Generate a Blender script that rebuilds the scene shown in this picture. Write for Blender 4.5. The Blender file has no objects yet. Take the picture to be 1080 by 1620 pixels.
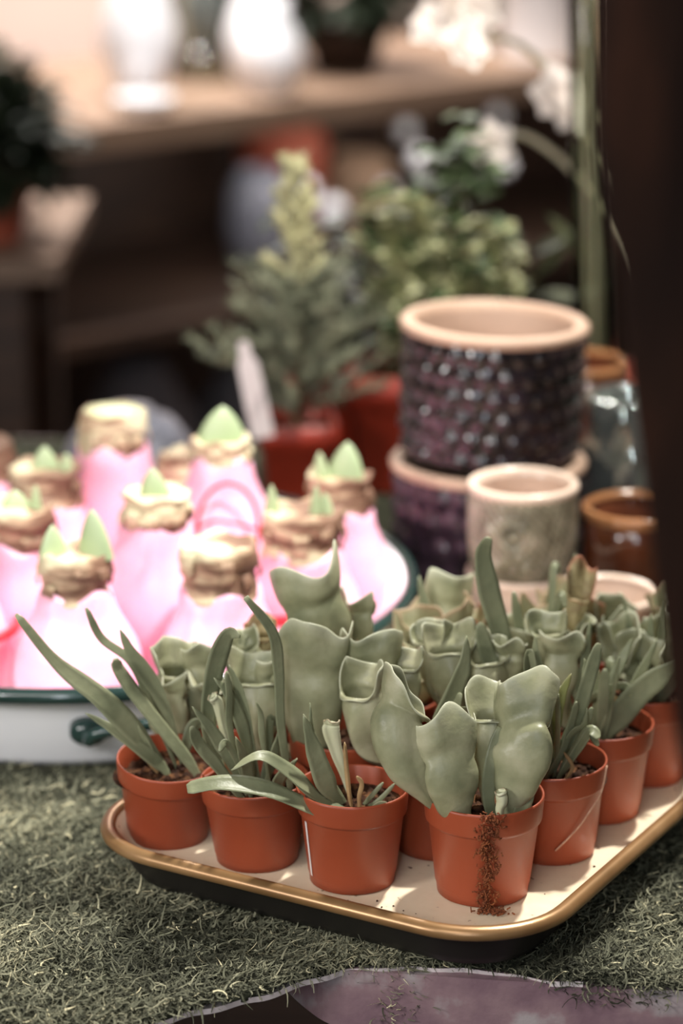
import bpy, math, random
import numpy as np
from mathutils import Vector as V, Matrix
PI = math.pi
random.seed(7)
rng = np.random.default_rng(7)
sc = bpy.context.scene
COL = sc.collection

# ------------------------------------------------------------------ camera
PITCH = math.radians(17.0); FPX = 4200.0; CAMZ = 1.354
cd = bpy.data.cameras.new('camera'); cam = bpy.data.objects.new('camera', cd); COL.objects.link(cam)
cam.location = (0, 0, CAMZ); cam.rotation_euler = (PI / 2 - PITCH, 0, 0)
cd.sensor_fit = 'VERTICAL'; cd.sensor_height = 36.0; cd.lens = FPX * 36 / 1620
cd.clip_start = .02
cd.dof.use_dof = True; cd.dof.focus_distance = 1.34; cd.dof.aperture_fstop = 4.1
sc.camera = cam

def at(px, py, Y):
    """world point at depth Y seen at a pixel of the photograph"""
    a = (px - 540) / FPX; b = (py - 810) / FPX
    y = math.cos(PITCH) - math.sin(PITCH) * b; d = math.sin(PITCH) + math.cos(PITCH) * b
    t = Y / y
    return V((a * t, Y, CAMZ - d * t))

def atz(px, py, z):
    a = (px - 540) / FPX; b = (py - 810) / FPX
    y = math.cos(PITCH) - math.sin(PITCH) * b; d = math.sin(PITCH) + math.cos(PITCH) * b
    t = (CAMZ - z) / d
    return V((a * t, y * t, z))

# ------------------------------------------------------------------ materials
def lin(c):
    return tuple(((x / 255) / 12.92 if x / 255 <= .04045 else ((x / 255 + .055) / 1.055) ** 2.4) for x in c) + (1,)

def nodes(name):
    m = bpy.data.materials.new(name); m.use_nodes = True
    nt = m.node_tree; nt.nodes.clear()
    out = nt.nodes.new('ShaderNodeOutputMaterial')
    return m, nt, out

def ramp_node(nt, stops):
    r = nt.nodes.new('ShaderNodeValToRGB')
    el = r.color_ramp.elements
    while len(el) < len(stops): el.new(.5)
    for e, (p, c) in zip(el, stops): e.position = p; e.color = lin(c)
    return r

def mat(name, stops, rough=.5, scale=20, detail=4, spec=.5, bump=0, bscale=None, metal=0, coat=0, transl=0, attr=None,
        kind='noise', stretch=None, subsurf=0, edge=None, rvar=0):
    m, nt, out = nodes(name); L = nt.links.new
    b = nt.nodes.new('ShaderNodeBsdfPrincipled')
    tc = nt.nodes.new('ShaderNodeTexCoord'); src = tc.outputs['Object']
    if stretch:
        mp = nt.nodes.new('ShaderNodeMapping'); mp.inputs['Scale'].default_value = stretch
        L(src, mp.inputs['Vector']); src = mp.outputs['Vector']
    if len(stops) == 1:
        b.inputs['Base Color'].default_value = lin(stops[0]); colout = None
    else:
        st = [(i / (len(stops) - 1) * .5 + .25, c) for i, c in enumerate(stops)] if not isinstance(stops[0][1], (tuple, list)) else stops
        r = ramp_node(nt, st)
        if attr:
            a = nt.nodes.new('ShaderNodeAttribute'); a.attribute_name = attr; L(a.outputs['Fac'], r.inputs['Fac'])
        else:
            if kind == 'voronoi':
                n = nt.nodes.new('ShaderNodeTexVoronoi'); n.inputs['Scale'].default_value = scale; o = n.outputs['Distance']
            else:
                n = nt.nodes.new('ShaderNodeTexNoise'); n.inputs['Scale'].default_value = scale; n.inputs['Detail'].default_value = detail; o = n.outputs['Fac']
            L(src, n.inputs['Vector']); L(o, r.inputs['Fac'])
        colout = r.outputs['Color']
        if edge:
            a = nt.nodes.new('ShaderNodeAttribute'); a.attribute_name = 'edge'
            mx = nt.nodes.new('ShaderNodeMix'); mx.data_type = 'RGBA'
            L(a.outputs['Fac'], mx.inputs['Factor']); L(colout, mx.inputs[6]); mx.inputs[7].default_value = lin(edge)
            colout = mx.outputs[2]
        L(colout, b.inputs['Base Color'])
    b.inputs['Roughness'].default_value = rough
    b.inputs['Metallic'].default_value = metal
    b.inputs['Specular IOR Level'].default_value = spec
    if coat: b.inputs['Coat Weight'].default_value = coat; b.inputs['Coat Roughness'].default_value = .08
    if subsurf:
        b.inputs['Subsurface Weight'].default_value = subsurf; b.inputs['Subsurface Scale'].default_value = .02
    if bump:
        n2 = nt.nodes.new('ShaderNodeTexNoise'); n2.inputs['Scale'].default_value = bscale or scale * 4; n2.inputs['Detail'].default_value = 4
        L(src, n2.inputs['Vector'])
        bm = nt.nodes.new('ShaderNodeBump'); bm.inputs['Strength'].default_value = bump; bm.inputs['Distance'].default_value = .003
        L(n2.outputs['Fac'], bm.inputs['Height']); L(bm.outputs['Normal'], b.inputs['Normal'])
    if transl:
        t = nt.nodes.new('ShaderNodeBsdfTranslucent')
        if colout: L(colout, t.inputs['Color'])
        else: t.inputs['Color'].default_value = lin(stops[0])
        ms = nt.nodes.new('ShaderNodeMixShader'); ms.inputs[0].default_value = transl
        L(b.outputs[0], ms.inputs[1]); L(t.outputs[0], ms.inputs[2]); L(ms.outputs[0], out.inputs[0])
    else:
        L(b.outputs[0], out.inputs[0])
    return m

def glass_mat(name, col=(240, 243, 238)):
    """thin clear glass: see-through with a mirror-like sheen that grows towards the edges"""
    m, nt, out = nodes(name); L = nt.links.new
    t = nt.nodes.new('ShaderNodeBsdfTransparent'); t.inputs[0].default_value = lin(col)
    g = nt.nodes.new('ShaderNodeBsdfGlossy'); g.inputs['Roughness'].default_value = .04
    lw = nt.nodes.new('ShaderNodeLayerWeight'); lw.inputs['Blend'].default_value = .25
    ms = nt.nodes.new('ShaderNodeMixShader'); L(lw.outputs['Fresnel'], ms.inputs[0]); L(t.outputs[0], ms.inputs[1]); L(g.outputs[0], ms.inputs[2])
    L(ms.outputs[0], out.inputs[0])
    return m

M = {}
M['pot'] = mat('orange_plastic', [(142, 64, 40), (158, 76, 47)], rough=.42, scale=12, spec=.4, bump=.04, bscale=160)
M['pot_rear'] = mat('red_plastic', [(142, 44, 26), (156, 50, 30)], rough=.45, scale=12)
M['soil'] = mat('peat', [(28, 18, 13), (60, 38, 26), (122, 84, 54)], rough=.95, scale=160, spec=.15, bump=.6, bscale=500)
M['leaf'] = mat('pitcher_green', [(110, 115, 86), (150, 151, 118), (184, 181, 150)], rough=.42, scale=42, detail=6, spec=.45, transl=.14, bump=.3, bscale=90, edge=(204, 206, 180))
M['leaf_yellow'] = mat('pitcher_yellow_green', [(150, 152, 116), (176, 174, 138), (194, 190, 156)], rough=.45, scale=45, spec=.4, transl=.2, bump=.15, edge=(196, 160, 132))
M['leaf_red'] = mat('pitcher_veined', [(112, 78, 54), (158, 144, 104), (186, 170, 128)], rough=.5, scale=150, spec=.35, transl=.15, bump=.3, edge=(190, 112, 92))
M['strap'] = mat('strap_green', [(96, 103, 78), (126, 131, 102), (152, 154, 122)], rough=.42, scale=30, spec=.4, transl=.1, stretch=(1, 1, 1), bump=.15, bscale=200, edge=(160, 164, 130))
M['strap_lime'] = mat('strap_lime', [(134, 140, 84), (150, 154, 98)], rough=.45, scale=40, transl=.2, edge=(160, 150, 100))
M['dry'] = mat('dry_stalk', [(120, 92, 58), (168, 140, 96)], rough=.7, scale=90)
M['bud'] = mat('pale_bud', [(206, 208, 180), (190, 190, 150)], rough=.5, scale=60, edge=(120, 90, 60))
M['drip'] = mat('root_fibre', [(96, 46, 22), (140, 78, 40)], rough=.9, scale=200)
M['white_paper'] = mat('white_paper', [(214, 206, 204), (224, 216, 212)], rough=.7, scale=10)
M['twine'] = mat('twine', [(212, 176, 150), (180, 130, 104)], rough=.8, scale=400)
M['tray_in'] = mat('cream_enamel', [(0, (70, 50, 40)), (.27, (120, 100, 84)), (.31, (230, 214, 186)), (1, (238, 224, 198))], rough=.22, scale=150, detail=3, spec=.5)
M['tray_rim'] = mat('worn_brown_gold', [(120, 90, 56), (152, 116, 76), (176, 140, 98)], rough=.34, scale=20, spec=.6, metal=.45)
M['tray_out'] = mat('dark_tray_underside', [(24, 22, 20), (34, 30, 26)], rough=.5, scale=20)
M['enamel'] = mat('white_enamel', [(226, 226, 228), (236, 236, 238)], rough=.18, scale=8)
M['green_enamel'] = mat('dark_green_enamel', [(22, 40, 38), (32, 52, 48)], rough=.15, scale=15)
M['wax'] = mat('pink_wax', [(238, 168, 190), (242, 182, 202)], rough=.32, scale=14, spec=.5, subsurf=.25, bump=.25, bscale=28)
M['papery'] = mat('dry_bulb_skin', [(0, (88, 60, 44)), (.43, (112, 82, 62)), (.48, (164, 138, 110)), (.53, (198, 186, 152)), (1, (206, 200, 168))], rough=.7, scale=15, detail=5, bump=.3, stretch=(1, 1, 4.5))
M['sprout'] = mat('sprout_green', [(150, 172, 128), (172, 190, 146)], rough=.4, scale=50, transl=.15, edge=(186, 196, 160))
M['cut'] = mat('bulb_flesh', [(220, 216, 176), (200, 200, 150)], rough=.5, scale=40)
M['red'] = mat('red_cord', [(196, 30, 44), (212, 44, 56)], rough=.5, scale=40)
M['blackglaze'] = mat('black_purple_glaze', [(14, 12, 14), (28, 22, 27), (58, 44, 52)], rough=.12, scale=26, spec=.6, coat=.6)
M['purpleglaze'] = mat('purple_black_glaze', [(34, 26, 34), (56, 44, 55), (84, 66, 78)], rough=.2, scale=26, spec=.6, coat=.3)
M['rawclay'] = mat('raw_clay_rim', [(198, 164, 140), (212, 182, 158)], rough=.6, scale=30)
M['clayin'] = mat('pale_clay_inside', [(186, 160, 142), (204, 178, 158)], rough=.55, scale=20)
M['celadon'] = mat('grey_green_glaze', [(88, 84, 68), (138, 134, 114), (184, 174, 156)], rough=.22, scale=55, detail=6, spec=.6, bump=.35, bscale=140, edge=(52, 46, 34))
M['creamrim'] = mat('cream_glaze', [(222, 198, 178), (234, 212, 194)], rough=.25, scale=25)
M['brownglaze'] = mat('brown_glaze', [(54, 26, 16), (92, 48, 28), (120, 68, 40)], rough=.16, scale=24, spec=.6, coat=.4)
M['honeyrim'] = mat('honey_glaze_rim', [(156, 104, 66), (182, 130, 88)], rough=.2, scale=30)
M['mercury'] = mat('silvered_glass', [(96, 110, 108), (170, 178, 172), (212, 214, 206)], rough=.16, scale=40, metal=.75)
M['glass'] = glass_mat('clear_glass')
M['stem'] = mat('green_stem', [(172, 166, 138), (198, 188, 162)], rough=.5, scale=30)
M['moss'] = mat('moss_strand', [(0, (52, 53, 43)), (.4, (108, 109, 90)), (.75, (158, 156, 130)), (1, (216, 208, 170))], rough=.85, spec=.2, attr='tone', transl=.1)
M['mossbase'] = mat('moss_bed', [(30, 31, 25), (58, 60, 48), (84, 86, 70)], rough=1, scale=140, detail=8, bump=1, bscale=300, spec=.1)
M['backing'] = mat('pale_backing', [(196, 184, 184), (214, 204, 202)], rough=.8, scale=40)
M['purple'] = mat('worn_purple_paint', [(0, (90, 70, 76)), (.42, (128, 102, 110)), (.56, (146, 120, 124)), (.66, (170, 160, 160)), (1, (184, 178, 176))], rough=.42, scale=30, detail=8, metal=.1, bump=.2)
M['darkwood'] = mat('dark_wood', [(40, 27, 20), (58, 40, 29), (78, 54, 38)], rough=.6, scale=9, detail=6, stretch=(1, 8, 8), bump=.2)
M['postwood'] = mat('dark_bark', [(16, 9, 7), (30, 17, 11), (52, 29, 19)], rough=.9, spec=.1, scale=14, detail=6, stretch=(3, 3, .6), bump=.5)
M['shelfwood'] = mat('brown_board', [(104, 84, 68), (126, 102, 84), (146, 122, 102)], rough=.5, scale=7, detail=6, stretch=(1, 9, 9), bump=.1)
M['wall'] = mat('pinkish_plaster', [(206, 182, 170), (214, 190, 178)], rough=.9, scale=3)
M['floor'] = mat('dark_floor', [(44, 36, 32), (62, 52, 46)], rough=.7, scale=4)
M['darkgreen'] = mat('dark_leaf', [(30, 38, 26), (46, 56, 38)], rough=.5, scale=30, transl=.1)
M['olive'] = mat('olive_leaf', [(62, 66, 44), (86, 90, 60)], rough=.5, scale=30, transl=.1)
M['conifer'] = mat('grey_green_needle', [(66, 72, 56), (114, 118, 94), (154, 156, 128)], rough=.6, scale=40, transl=.1)
M['newgrowth'] = mat('pale_needle', [(188, 184, 136), (214, 210, 166)], rough=.6, scale=60, transl=.2)
M['pale_leaf'] = mat('pale_variegated_leaf', [(160, 166, 118), (196, 198, 152), (218, 216, 180)], rough=.5, scale=60, transl=.2)
M['mid_leaf'] = mat('mid_green_leaf', [(70, 88, 58), (100, 116, 78)], rough=.5, scale=60, transl=.15)
M['twig'] = mat('twig', [(92, 76, 54), (116, 98, 70)], rough=.8, scale=50)
M['petal'] = mat('white_petal', [(244, 232, 222), (250, 242, 234)], rough=.6, scale=30, transl=.15)
M['white_gloss'] = mat('white_gloss', [(232, 232, 236), (244, 244, 246)], rough=.15, scale=8)
M['bluegrey'] = mat('blue_grey_glaze', [(110, 112, 124), (140, 142, 152)], rough=.3, scale=15)
M['silver'] = mat('silver', [(206, 206, 212), (222, 222, 226)], rough=.14, scale=20, metal=.9)
M['greycloth'] = mat('grey_blue_fabric', [(92, 92, 100), (124, 122, 126)], rough=.9, scale=20, stretch=(6, 6, .6))
M['tanpanel'] = mat('tan_panel', [(150, 132, 112), (166, 148, 128)], rough=.7, scale=6)
M['terracotta'] = mat('terracotta', [(150, 70, 50), (172, 88, 64)], rough=.7, scale=20)
M['tanbox'] = mat('kraft_card', [(136, 110, 88), (152, 126, 102)], rough=.8, scale=10)

# ------------------------------------------------------------------ builders
def mesh(name, verts, faces, m, parent=None, smooth=True, attrs=None, loc=None):
    me = bpy.data.meshes.new(name)
    me.from_pydata([tuple(v) for v in verts], [], faces)
    me.update()
    if smooth: me.polygons.foreach_set('use_smooth', [True] * len(me.polygons))
    for k, a in (attrs or {}).items():
        at_ = me.attributes.new(k, 'FLOAT', 'POINT'); at_.data.foreach_set('value', np.asarray(a, dtype=np.float32))
    me.materials.append(M[m] if isinstance(m, str) else m)
    o = bpy.data.objects.new(name, me); COL.objects.link(o)
    if parent: o.parent = parent
    if loc is not None: o.location = loc
    return o

def tag(o, label=None, cat=None, group=None, kind=None):
    if label: o['label'] = label
    if cat: o['category'] = cat
    if group: o['group'] = group
    if kind: o['kind'] = kind
    return o

def thing(name, label, cat, loc=(0, 0, 0), group=None, rot=(0, 0, 0)):
    o = bpy.data.objects.new(name, None); COL.objects.link(o)
    o.location = loc; o.rotation_euler = rot; o.empty_display_size = .02
    return tag(o, label, cat, group)

class MB:
    def __init__(s): s.v = []; s.f = []; s.a = []
    def add(s, v, f, a=None):
        n = len(s.v); s.v += [tuple(p) for p in v]; s.f += [tuple(i + n for i in q) for q in f]
        s.a += list(a) if a is not None else [0.0] * len(v)
    def build(s, name, m, parent=None, smooth=True, attr='edge', **k):
        return mesh(name, s.v, s.f, m, parent, smooth, {attr: s.a}, **k)

def grid_faces(nr, nc, wrap=True):
    f = []
    for i in range(nr - 1):
        for j in range(nc if wrap else nc - 1):
            k = (j + 1) % nc
            f.append((i * nc + j, i * nc + k, (i + 1) * nc + k, (i + 1) * nc + j))
    return f

def lathe(prof, n=48, cap0=True, cap1=False, fn=None, c=(0, 0)):
    v = []
    for i, (r, z) in enumerate(prof):
        for j in range(n):
            t = 2 * PI * j / n; rr, zz = (r, z) if fn is None else fn(r, z, t, i)
            v.append((c[0] + rr * math.cos(t), c[1] + rr * math.sin(t), zz))
    f = grid_faces(len(prof), n)
    if cap0: f.append(tuple(range(n - 1, -1, -1)))
    if cap1: f.append(tuple(range((len(prof) - 1) * n, len(prof) * n)))
    return v, f

def spline(pts, n):
    """Catmull-Rom through points"""
    P = [V(p) for p in pts]
    if len(P) == 2: return [P[0].lerp(P[1], i / (n - 1)) for i in range(n)]
    P = [P[0] * 2 - P[1]] + P + [P[-1] * 2 - P[-2]]
    out = []; segs = len(P) - 3
    for i in range(n):
        t = i / (n - 1) * segs; k = min(int(t), segs - 1); u = t - k
        a, b, c, d = P[k:k + 4]
        out.append(.5 * ((2 * b) + (c - a) * u + (2 * a - 5 * b + 4 * c - d) * u * u + (3 * b - a - 3 * c + d) * u ** 3))
    return out

def tube(pts, rad, n=8, res=None, cap=True):
    p = spline(pts, res) if res else [V(q) for q in pts]
    m = len(p); v = []
    N = None
    for i in range(m):
        T = (p[min(i + 1, m - 1)] - p[max(i - 1, 0)]).normalized()
        if N is None: N = T.orthogonal().normalized()
        else: N = (N - T * N.dot(T)).normalized()
        B = T.cross(N); u = i / (m - 1)
        r = rad(u) if callable(rad) else rad
        for j in range(n):
            a = 2 * PI * j / n
            v.append(p[i] + N * (r * math.cos(a)) + B * (r * math.sin(a)))
    f = grid_faces(m, n)
    if cap: f += [tuple(range(n - 1, -1, -1)), tuple(range((m - 1) * n, m * n))]
    return v, f

def lerp(tab, u):
    for (a, x), (b, y) in zip(tab, tab[1:]):
        if u <= b: 
            t = (u - a) / (b - a) if b > a else 0
            t = t * t * (3 - 2 * t)
            return x + (y - x) * t
    return tab[-1][1]

CAMP = V((0, 0, CAMZ))
WIDE = [(0, .22), (.15, .5), (.42, 1), (.65, .85), (.88, .42), (.97, .2), (1, .04)]
BAND = [(0, .4), (.2, .8), (.5, 1), (.85, .9), (.96, .6), (1, .3)]
def strap(parent, pts, w, twist=20, prof=WIDE, m='strap', chan=.25, thick=.0007, name='strap_leaf', res=26, wav=.0):
    """a channelled, tapering leaf blade swept along pts; its face turned `twist` degrees from the viewer"""
    p = spline(pts, res); v = []; a = []; ph = random.random() * 6
    cols = [-1, -.6, -.2, .2, .6, 1]
    for i in range(res):
        T = (p[min(i + 1, res - 1)] - p[max(i - 1, 0)]).normalized()
        toC = (CAMP - V(parent.location) - p[i]).normalized()
        S = T.cross(toC).normalized(); N = S.cross(T).normalized()
        S = (Matrix.Rotation(math.radians(twist), 3, T) @ S); N = S.cross(T).normalized()
        u = i / (res - 1); ww = w * .5 * lerp(prof, u)
        for side in (1, -1):
            for c in (cols if side == 1 else cols[::-1]):
                edge = 1 - abs(c)
                off = chan * ww * (c * c) + wav * math.sin(u * 11 + ph + 2 * c) * abs(c)
                v.append(p[i] + S * (c * ww) + N * (off + side * thick * (.25 + edge)))
                a.append(max(0, (u - .9) * 6) if u > .9 else (.35 if abs(c) == 1 else 0))
    n = 12
    f = grid_faces(res, n) + [tuple(range(n - 1, -1, -1)), tuple(range((res - 1) * n, res * n))]
    return mesh(name, v, f, m, parent, True, {'edge': np.clip(a, 0, 1)})

RPROF = [(0, .08), (.14, .26), (.4, .70), (.64, .95), (.8, 1.0), (.92, .95), (1, .88)]
def pitcher(parent, pts, face, W, hoodH, hoodW, flat=.5, m='leaf', lean=.25, seed=0, wing=.3, ripple=.085, name='pitcher_leaf', up=None, hs=(.72, .95)):
    """hollow trumpet leaf: stalk, swollen body with a front keel, neck and a flared ruffled hood"""
    R = random.Random(seed); ph = R.random() * 6; ph2 = R.random() * 6
    NB, NH, NT = 18, 9, 36
    p = spline(pts, NB); v = []; a = []
    face = V(face).normalized()
    for i in range(NB):
        T = (p[min(i + 1, NB - 1)] - p[max(i - 1, 0)]).normalized()
        F = (face - T * face.dot(T)).normalized(); S = T.cross(F)
        u = i / (NB - 1); r = lerp(RPROF, u) * W * .5
        for j in range(NT):
            t = -PI + 2 * PI * j / NT
            wg = max(0, 1 - abs(t) / .55) * math.sin(PI * min(1, u * 1.05)) * wing * W * .5
            dent = 1 - .05 * math.cos(2 * t + ph) * u
            v.append(p[i] + F * (math.cos(t) * r * flat + wg) + S * (math.sin(t) * r * dent)); a.append(0)
    c = p[-1]; r0 = RPROF[-1][1] * W * .5
    U = (T * .8 + (V(up).normalized() if up else V((0, 0, 1))) * .4).normalized()
    for k in range(1, NH + 1):
        q = k / NH
        for j in range(NT):
            t = -PI + 2 * PI * j / NT; at_ = abs(t)
            s = min(1, max(0, (at_ - hs[0]) / hs[1])); kk = s * s * (3 - 2 * s)
            wid = r0 + (hoodW * .5 - r0) * math.sin(q * PI / 2) * (.35 + .65 * min(1, at_ / 1.2))
            sx = math.sin(t)
            sx = math.copysign(abs(sx) ** .8, sx)
            h = hoodH * kk * q * (1 + .13 * math.sin(3 * t + ph2)) * (1 - .2 * (1 - abs(sx)) * math.cos(ph)) + .0012 * (1 - kk) * math.sin(q * PI)
            fr = math.cos(t) * r0 * flat * (1 + .45 * q * (1 - kk)) 
            back = -lean * hoodH * kk * q * q + kk * hoodW * .16 * (abs(sx) ** 2) * q
            rip = ripple * hoodW * q * q * (math.sin(5 * t + ph) + .7 * math.sin(3 * t + ph2) + .3 * math.sin(9 * t + ph))
            crease = kk * W * .07 * math.sin(PI * min(1, q / .4))
            v.append(c + U * (h + rip * .35) + F * (fr + back + crease + rip * (.3 + .7 * kk)) + S * (sx * wid)); a.append(max(0, q - .82) * 4)
    f = grid_faces(NB + NH, NT)
    o = mesh(name, v, f, m, parent, True, {'edge': np.clip(a, 0, 1)})
    so = o.modifiers.new('thickness', 'SOLIDIFY'); so.thickness = .0009; so.offset = 0
    ss = o.modifiers.new('smooth', 'SUBSURF'); ss.levels = 1; ss.render_levels = 1
    return o

def sub(o, part):
    '''hang o on a part of the same thing without moving it'''
    o.parent = part; o.matrix_parent_inverse = Matrix.LocRotScale(part.location, part.rotation_euler, part.scale).inverted()
    return o
def part(root, name):
    return [c for c in root.children if c.name.split('.')[0] == name][0]

def local(root, pts):
    d = V(root.location)
    return [V(p) - d for p in pts]

def rounded_poly(w0, w1, h0, h1, r, n=10):
    out = []
    for cx, cy, a0 in ((w1 - r, h0 + r, -PI / 2), (w1 - r, h1 - r, 0), (w0 + r, h1 - r, PI / 2), (w0 + r, h0 + r, PI)):
        for k in range(n + 1):
            a = a0 + k / n * PI / 2; out.append((cx + r * math.cos(a), cy + r * math.sin(a)))
    return out

# ------------------------------------------------------------------ setting
def box(mb, x0, x1, y0, y1, z0, z1):
    v = [(x, y, z) for z in (z0, z1) for y in (y0, y1) for x in (x0, x1)]
    mb.add(v, [(0, 2, 3, 1), (4, 5, 7, 6), (0, 1, 5, 4), (1, 3, 7, 5), (3, 2, 6, 7), (2, 0, 4, 6)])

def slab(name, m, *b):
    q = MB(); box(q, *b); return tag(q.build(name, m, smooth=False), kind='structure')
slab('floor', 'floor', -4, 4, -1.5, 6.6, -.1, 0)
slab('wall_back', 'wall', -4, 4, 6.5, 6.6, 0, 3)
slab('wall_right', 'wall', 3.9, 4, -1.5, 6.5, 0, 3)
slab('wall_left', 'wall', -4, -3.9, -1.5, 6.5, 0, 3)

# ------------------------------------------------------------------ display table with purple apron
TZ = .742
tb = thing('display_table', 'purple painted metal display table under the moss mat', 'table', (0, 1.6, 0))
front = [(.75, 1.162), (.45, 1.177), (.2, 1.188), (.1, 1.199), (.03, 1.209), (0, 1.213), (-.015, 1.22), (-.032, 1.242), (-.05, 1.29), (-.11, 1.31), (-.2, 1.325), (-.7, 1.33)]
fr = [(x, y) for x, y in spline([(a, b, 0) for a, b in front], 60) for x, y in [(x, y)]] if False else [(p.x, p.y) for p in spline([(a, b, 0) for a, b in front], 60)]
outline = fr + [(-.7, 2.22), (.75, 2.22)]
v = [(x, y - 1.6, TZ - .012) for x, y in outline] + [(x, y - 1.6, TZ) for x, y in outline]; n = len(outline)
mesh('tabletop', v, [tuple(range(n - 1, -1, -1)), tuple(range(n, 2 * n))] + [(i, (i + 1) % n, n + (i + 1) % n, n + i) for i in range(n)], 'purple', tb, False)
v = []; f = []
for i, (x, y) in enumerate(fr):
    h = .004 + .05 * min(1, max(0, (x + .04) / .16)) ** .8 if x > -.04 else .004
    for dy in (-.002, .003):
        v += [(x, y - 1.6 + dy, TZ + .0005), (x, y - 1.6 + dy, TZ - .012 - h)]
for i in range(len(fr) - 1):
    a = 4 * i; b = a + 4
    f += [(a, a + 1, b + 1, b), (a + 2, b + 2, b + 3, a + 3), (a + 1, a + 3, b + 3, b + 1), (a, b, b + 2, a + 2)]
mesh('apron', v, f, 'purple', tb, False)
for x, y in ((-.6, 1.45), (.68, 1.25), (-.6, 2.14), (.68, 2.14)):
    q = MB(); box(q, x - .025, x + .025, y - 1.625, y - 1.575, 0, TZ - .012); q.build('leg', 'darkwood', tb, False)
q = MB(); box(q, -.66, .7, -.28, .58, .50, .515); q.build('shade_board', 'darkwood', tb, False)  # dark board added to keep the view beneath the table black

# ------------------------------------------------------------------ moss mat (thin base, pale backing, loose strands)
def moss_front(x):
    pts = [(-.7, 1.14), (-.25, 1.143), (-.165, 1.152), (-.11, 1.156), (-.074, 1.177), (-.031, 1.199), (0, 1.214), (.038, 1.214), (.075, 1.211), (.112, 1.198), (.166, 1.188), (.4, 1.166), (.75, 1.156)]
    return float(np.interp(x, [p[0] for p in pts], [p[1] for p in pts]))
def moss_z(x, y):
    d = y - moss_front(x)
    droop = 0
    if x < .02: droop = -.006 * max(0, 1 - d / .07) ** 2 * min(1, (.02 - x) / .06)
    return TZ + .003 + droop + .0012 * math.sin(x * 61 + y * 23) * math.sin(y * 47 - x * 13)
moss = thing('moss_mat', 'grey-green mat of dried moss covering the display table', 'moss', (0, 1.6, TZ))
moss['kind'] = 'stuff'
NX, NY = 120, 60; v = []
for top in (1, 0):
    for j in range(NY):
        for i in range(NX):
            x = -.65 + 1.35 * i / (NX - 1); y0 = moss_front(x) + .002 * math.sin(x * 170) + .0015 * math.sin(x * 410)
            y = y0 + (2.2 - y0) * (j / (NY - 1)) ** 1.5
            z = moss_z(x, y) + (.002 if top else -.0015)
            v.append((x, y - 1.6, z - TZ))
K = NX * NY
ft = grid_faces(NY, NX, False)
side = [(i, i + K, i + 1 + K, i + 1) for i in range(NX - 1)]
mesh('moss_bed', v, ft + side + [tuple(K + q for q in reversed(s)) for s in ft], 'mossbase', moss)
v = []; f = []
for i in range(160):                                               # pale paper backing that peeps out at the front edge
    x = -.3 + .42 * i / 159; y = moss_front(x) + .001 * math.sin(x * 230)
    z = moss_z(x, y) - TZ
    for dy, dz in ((-.0035, -.0005), (-.0035, -.0035), (.02, -.0035)): v.append((x, y - 1.6 + dy, z + dz))
for i in range(159):
    a = 3 * i; f += [(a, a + 1, a + 4, a + 3), (a + 1, a + 2, a + 5, a + 4)]
o = mesh('backing', v, f, 'backing', moss, False); o['label'] = 'pale paper backing'

def strands(n, xr, yr, edge=False):
    V_ = np.zeros((n, 10, 3), np.float32); A = np.zeros((n, 10), np.float32)
    for k in range(n):
        x = random.uniform(*xr)
        fy = moss_front(x)
        if edge: y = fy + random.uniform(-.003, .006)
        else:
            y = random.uniform(*yr)
            if y < fy: y = fy + random.random() * .03
        z = moss_z(x, y) + .001 + random.random() ** 2 * .006
        L = random.uniform(.004, .012); w = random.uniform(.00025, .0007)
        az = random.uniform(0, 2 * PI); el = random.uniform(-.3, .6); cv = random.uniform(-3.2, 3.2); ce = random.uniform(-1.1, .8)
        if edge: az = random.uniform(PI, 2 * PI) ; el = random.uniform(-.7, .3)
        tone = min(1, max(0, random.gauss(.36, .21) + .26 * math.sin(x * 31 + 1.3) * math.sin(y * 37 + .6)))
        if random.random() < .02: tone = 1
        p = np.array((x, y - 1.6, z - TZ)); st = L / 4
        for s in range(5):
            d = np.array((math.cos(az) * math.cos(el), math.sin(az) * math.cos(el), math.sin(el)))
            sd = np.array((-math.sin(az), math.cos(az), .35)) * w * (1 - .16 * s)
            V_[k, 2 * s] = p + sd; V_[k, 2 * s + 1] = p - sd
            A[k, 2 * s:2 * s + 2] = tone
            p = p + d * st; az += cv / 4; el += ce / 4
    return V_.reshape(-1, 3), A.reshape(-1)
va, ta = strands(70000, (-.22, .26), (1.14, 1.46))
vb, tb_ = strands(1500, (-.3, .3), None, True)
vc, tc_ = strands(6000, (-.35, .32), (1.46, 2.15))
# a tuft hanging over the apron
vd, td_ = strands(900, (.022, .04), (1.2, 1.215))
vd = vd + np.stack([rng.normal(0, .003, 900).repeat(10), -np.abs(rng.normal(0.006, .002, 900)).repeat(10), -(rng.random(900) ** 1.1 * .035).repeat(10)], 1)
ve, te_ = strands(700, (.105, .16), (1.18, 1.2))
ve = ve + np.stack([np.zeros(7000), -np.abs(rng.normal(.004, .002, 700)).repeat(10), -(rng.random(700) ** 1.5 * .014).repeat(10)], 1)
VV = np.concatenate([va, vb, vc, vd, ve]); TT = np.concatenate([ta, tb_, tc_, td_, te_])
nk = len(VV) // 10
base = (np.arange(nk) * 10)[:, None, None]
q = np.array([[0, 1, 3, 2], [2, 3, 5, 4], [4, 5, 7, 6], [6, 7, 9, 8]])[None]
FF = (base + q).reshape(-1, 4)
me = bpy.data.meshes.new('moss_strands')
me.vertices.add(len(VV)); me.vertices.foreach_set('co', VV.astype(np.float32).ravel())
me.loops.add(FF.size); me.loops.foreach_set('vertex_index', FF.astype(np.int32).ravel())
me.polygons.add(len(FF)); me.polygons.foreach_set('loop_start', np.arange(len(FF), dtype=np.int32) * 4)
me.update(calc_edges=True); me.validate()
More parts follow.
